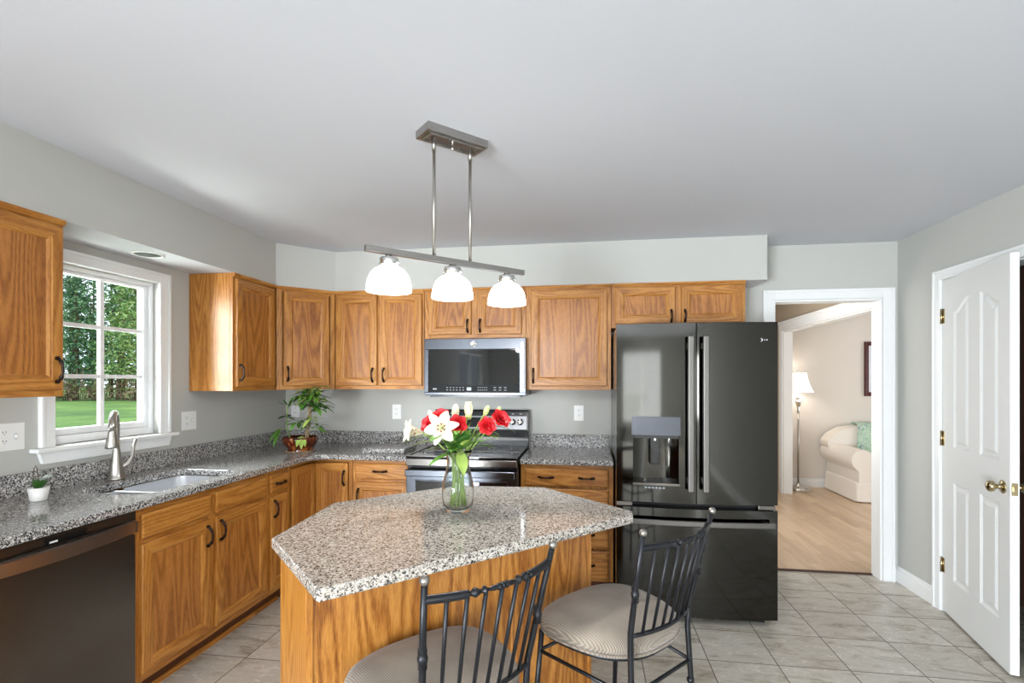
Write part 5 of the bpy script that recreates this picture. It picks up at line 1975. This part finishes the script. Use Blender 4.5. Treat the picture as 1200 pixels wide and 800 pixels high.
pf = thing('picture_frame', 'dark red wood framed picture on the cream living room wall', 'picture', (156, 288.85, 62.4))
m = MB().ringpanel(-13.4, -14.2, 13.4, 14.2, [(0, .5), (.3, 1.1), (1.2, 1.0), (1.9, .55), (2.1, .4)])
m.build('frame', 'mahogany', pf)
bx(-11.3, -.5, -12.1, 11.3, -.42, 12.1).build('print', 'picture_white', pf)

# ------------------------------------------------------------------ outside: lawn and woodland edge
lw = MB()
lw.add([(-5200, -2500, -18.4), (-104.8, -2500, -18.4), (-104.8, 5200, -18.4), (-5200, 5200, -18.4)], [(0, 1, 2, 3)])
tag(lw.build('lawn', 'lawn_grass'), 'sunlit green lawn outside the sink window', 'lawn', kind='stuff')
GZ = -18.4


def cluster(mb, c, rx, rz, n, size, mi):
    for _ in range(n):
        u, v_ = random.uniform(0, 2 * PI), random.uniform(-1, 1)
        rr = random.uniform(.55, 1.0)
        q = math.sqrt(1 - v_ * v_)
        p = Vector((c[0] + rx * rr * q * math.cos(u), c[1] + rx * rr * q * math.sin(u), c[2] + rz * rr * v_))
        a = Vector((random.uniform(-1, 1), random.uniform(-1, 1), random.uniform(-.7, .7))).normalized() * size * random.uniform(.6, 1.3)
        b = a.orthogonal().normalized() * size * random.uniform(.25, .5)
        k = mi[random.randrange(len(mi))]
        mb.add([p - a * .5, p + b * .5, p + a * .5, p - b * .5], [(0, 1, 2, 3)], k)


def tree(label, x, y, h, w, low, mats, seed):
    random.seed(seed)
    r = thing('tree', label, 'tree', (x, y, GZ), 0, 'trees behind the lawn')
    m = MB().tube([(0, 0, 0), (w * .02, 0, h * .4), (0, 0, h * .9)], [h * .022, h * .016, h * .004], 8)
    for k in range(12):
        z = low + (h * .8 - low) * k / 12
        a = k * 2.4
        q = w * .4 * (1 - .6 * k / 12)
        m.tube([(0, 0, z), (q * math.cos(a), q * math.sin(a), z + h * .05)], [h * .007, h * .002], 5)
    m.build('trunk', 'bark', r)
    m = MB()
    for k in range(34):
        t = k / 33
        z = low + (h - low) * t
        rad = w * .5 * (1 - .72 * t) * random.uniform(.55, 1.0)
        a = k * 2.399
        cluster(m, (rad * .62 * math.cos(a), rad * .62 * math.sin(a), z), rad * .62 + 12, h * .055, 170, h * .024, [0, 0, 1, 2])
    m.build('crown', mats, r, recalc=False)
    return r


c_, s_ = math.cos(.1484), math.sin(.1484)


def at_depth(xc, d):
    return (c_ * xc - s_ * d, s_ * xc + c_ * d)


TA, TB, TC = ['conifer_a', 'conifer_b', 'conifer_c'], ['conifer_b', 'conifer_a', 'conifer_b'], ['conifer_c', 'conifer_a', 'conifer_c']
for lab, xc, d, h, w, low, mats, sd_ in (
        ('tall dark evergreen in the left window column, its crown the bluest', -1690, 1960, 600, 240, 70, TB, 1),
        ('tall evergreen seen behind the middle muntin of the sink window', -1560, 2020, 640, 230, 90, TA, 2),
        ('wide bright green evergreen in the right window column', -1400, 1900, 560, 260, 80, TC, 3),
        ('dark evergreen beyond the right edge of the sink window sash', -1240, 1960, 600, 240, 60, TA, 4),
        ('dark evergreen farthest left behind the lawn, mostly hidden by the wall cabinet', -1850, 1930, 590, 240, 60, TB, 6)):
    x, y = at_depth(xc, d)
    tree(lab, x, y, h, w, low, mats, sd_)
random.seed(9)
br = MB()
for k in range(70):
    xc = -2100 + 1100 * k / 69
    x, y = at_depth(xc, 1880 + random.uniform(-40, 60))
    hh = random.uniform(40, 110)
    for q in range(3):
        br.tube([(x + q * 9, y, GZ), (x + q * 9 + random.uniform(-12, 12), y, GZ + hh * 1.2)], [1.6, .5], 4, 0)
    cluster(br, (x, y, GZ + hh * .45), 34, hh * .45, 55, 13, [0, 0, 0, 1])
tag(br.build('brushwood', ['brush_brown', 'conifer_c'], recalc=False), 'brown tangled brushwood along the far edge of the lawn', 'brush', kind='stuff')
# second woodland row closing the view between the trees
random.seed(10)
bk = MB()
for k in range(26):
    xc = -2300 + 1500 * k / 25
    x, y = at_depth(xc, 2250 + random.uniform(-60, 60))
    hh = random.uniform(420, 640)
    bk.tube([(x, y, GZ), (x, y, GZ + hh)], [9, 2], 6, 0)
    for q in range(9):
        cluster(bk, (x, y, GZ + 70 + (hh - 70) * q / 9), 95 * (1 - .5 * q / 9), 44, 34, 30, [1, 1, 2])
tag(bk.build('woodland', ['bark', 'conifer_b', 'conifer_a'], recalc=False), 'dense dark woodland behind the evergreens', 'woods', kind='stuff')
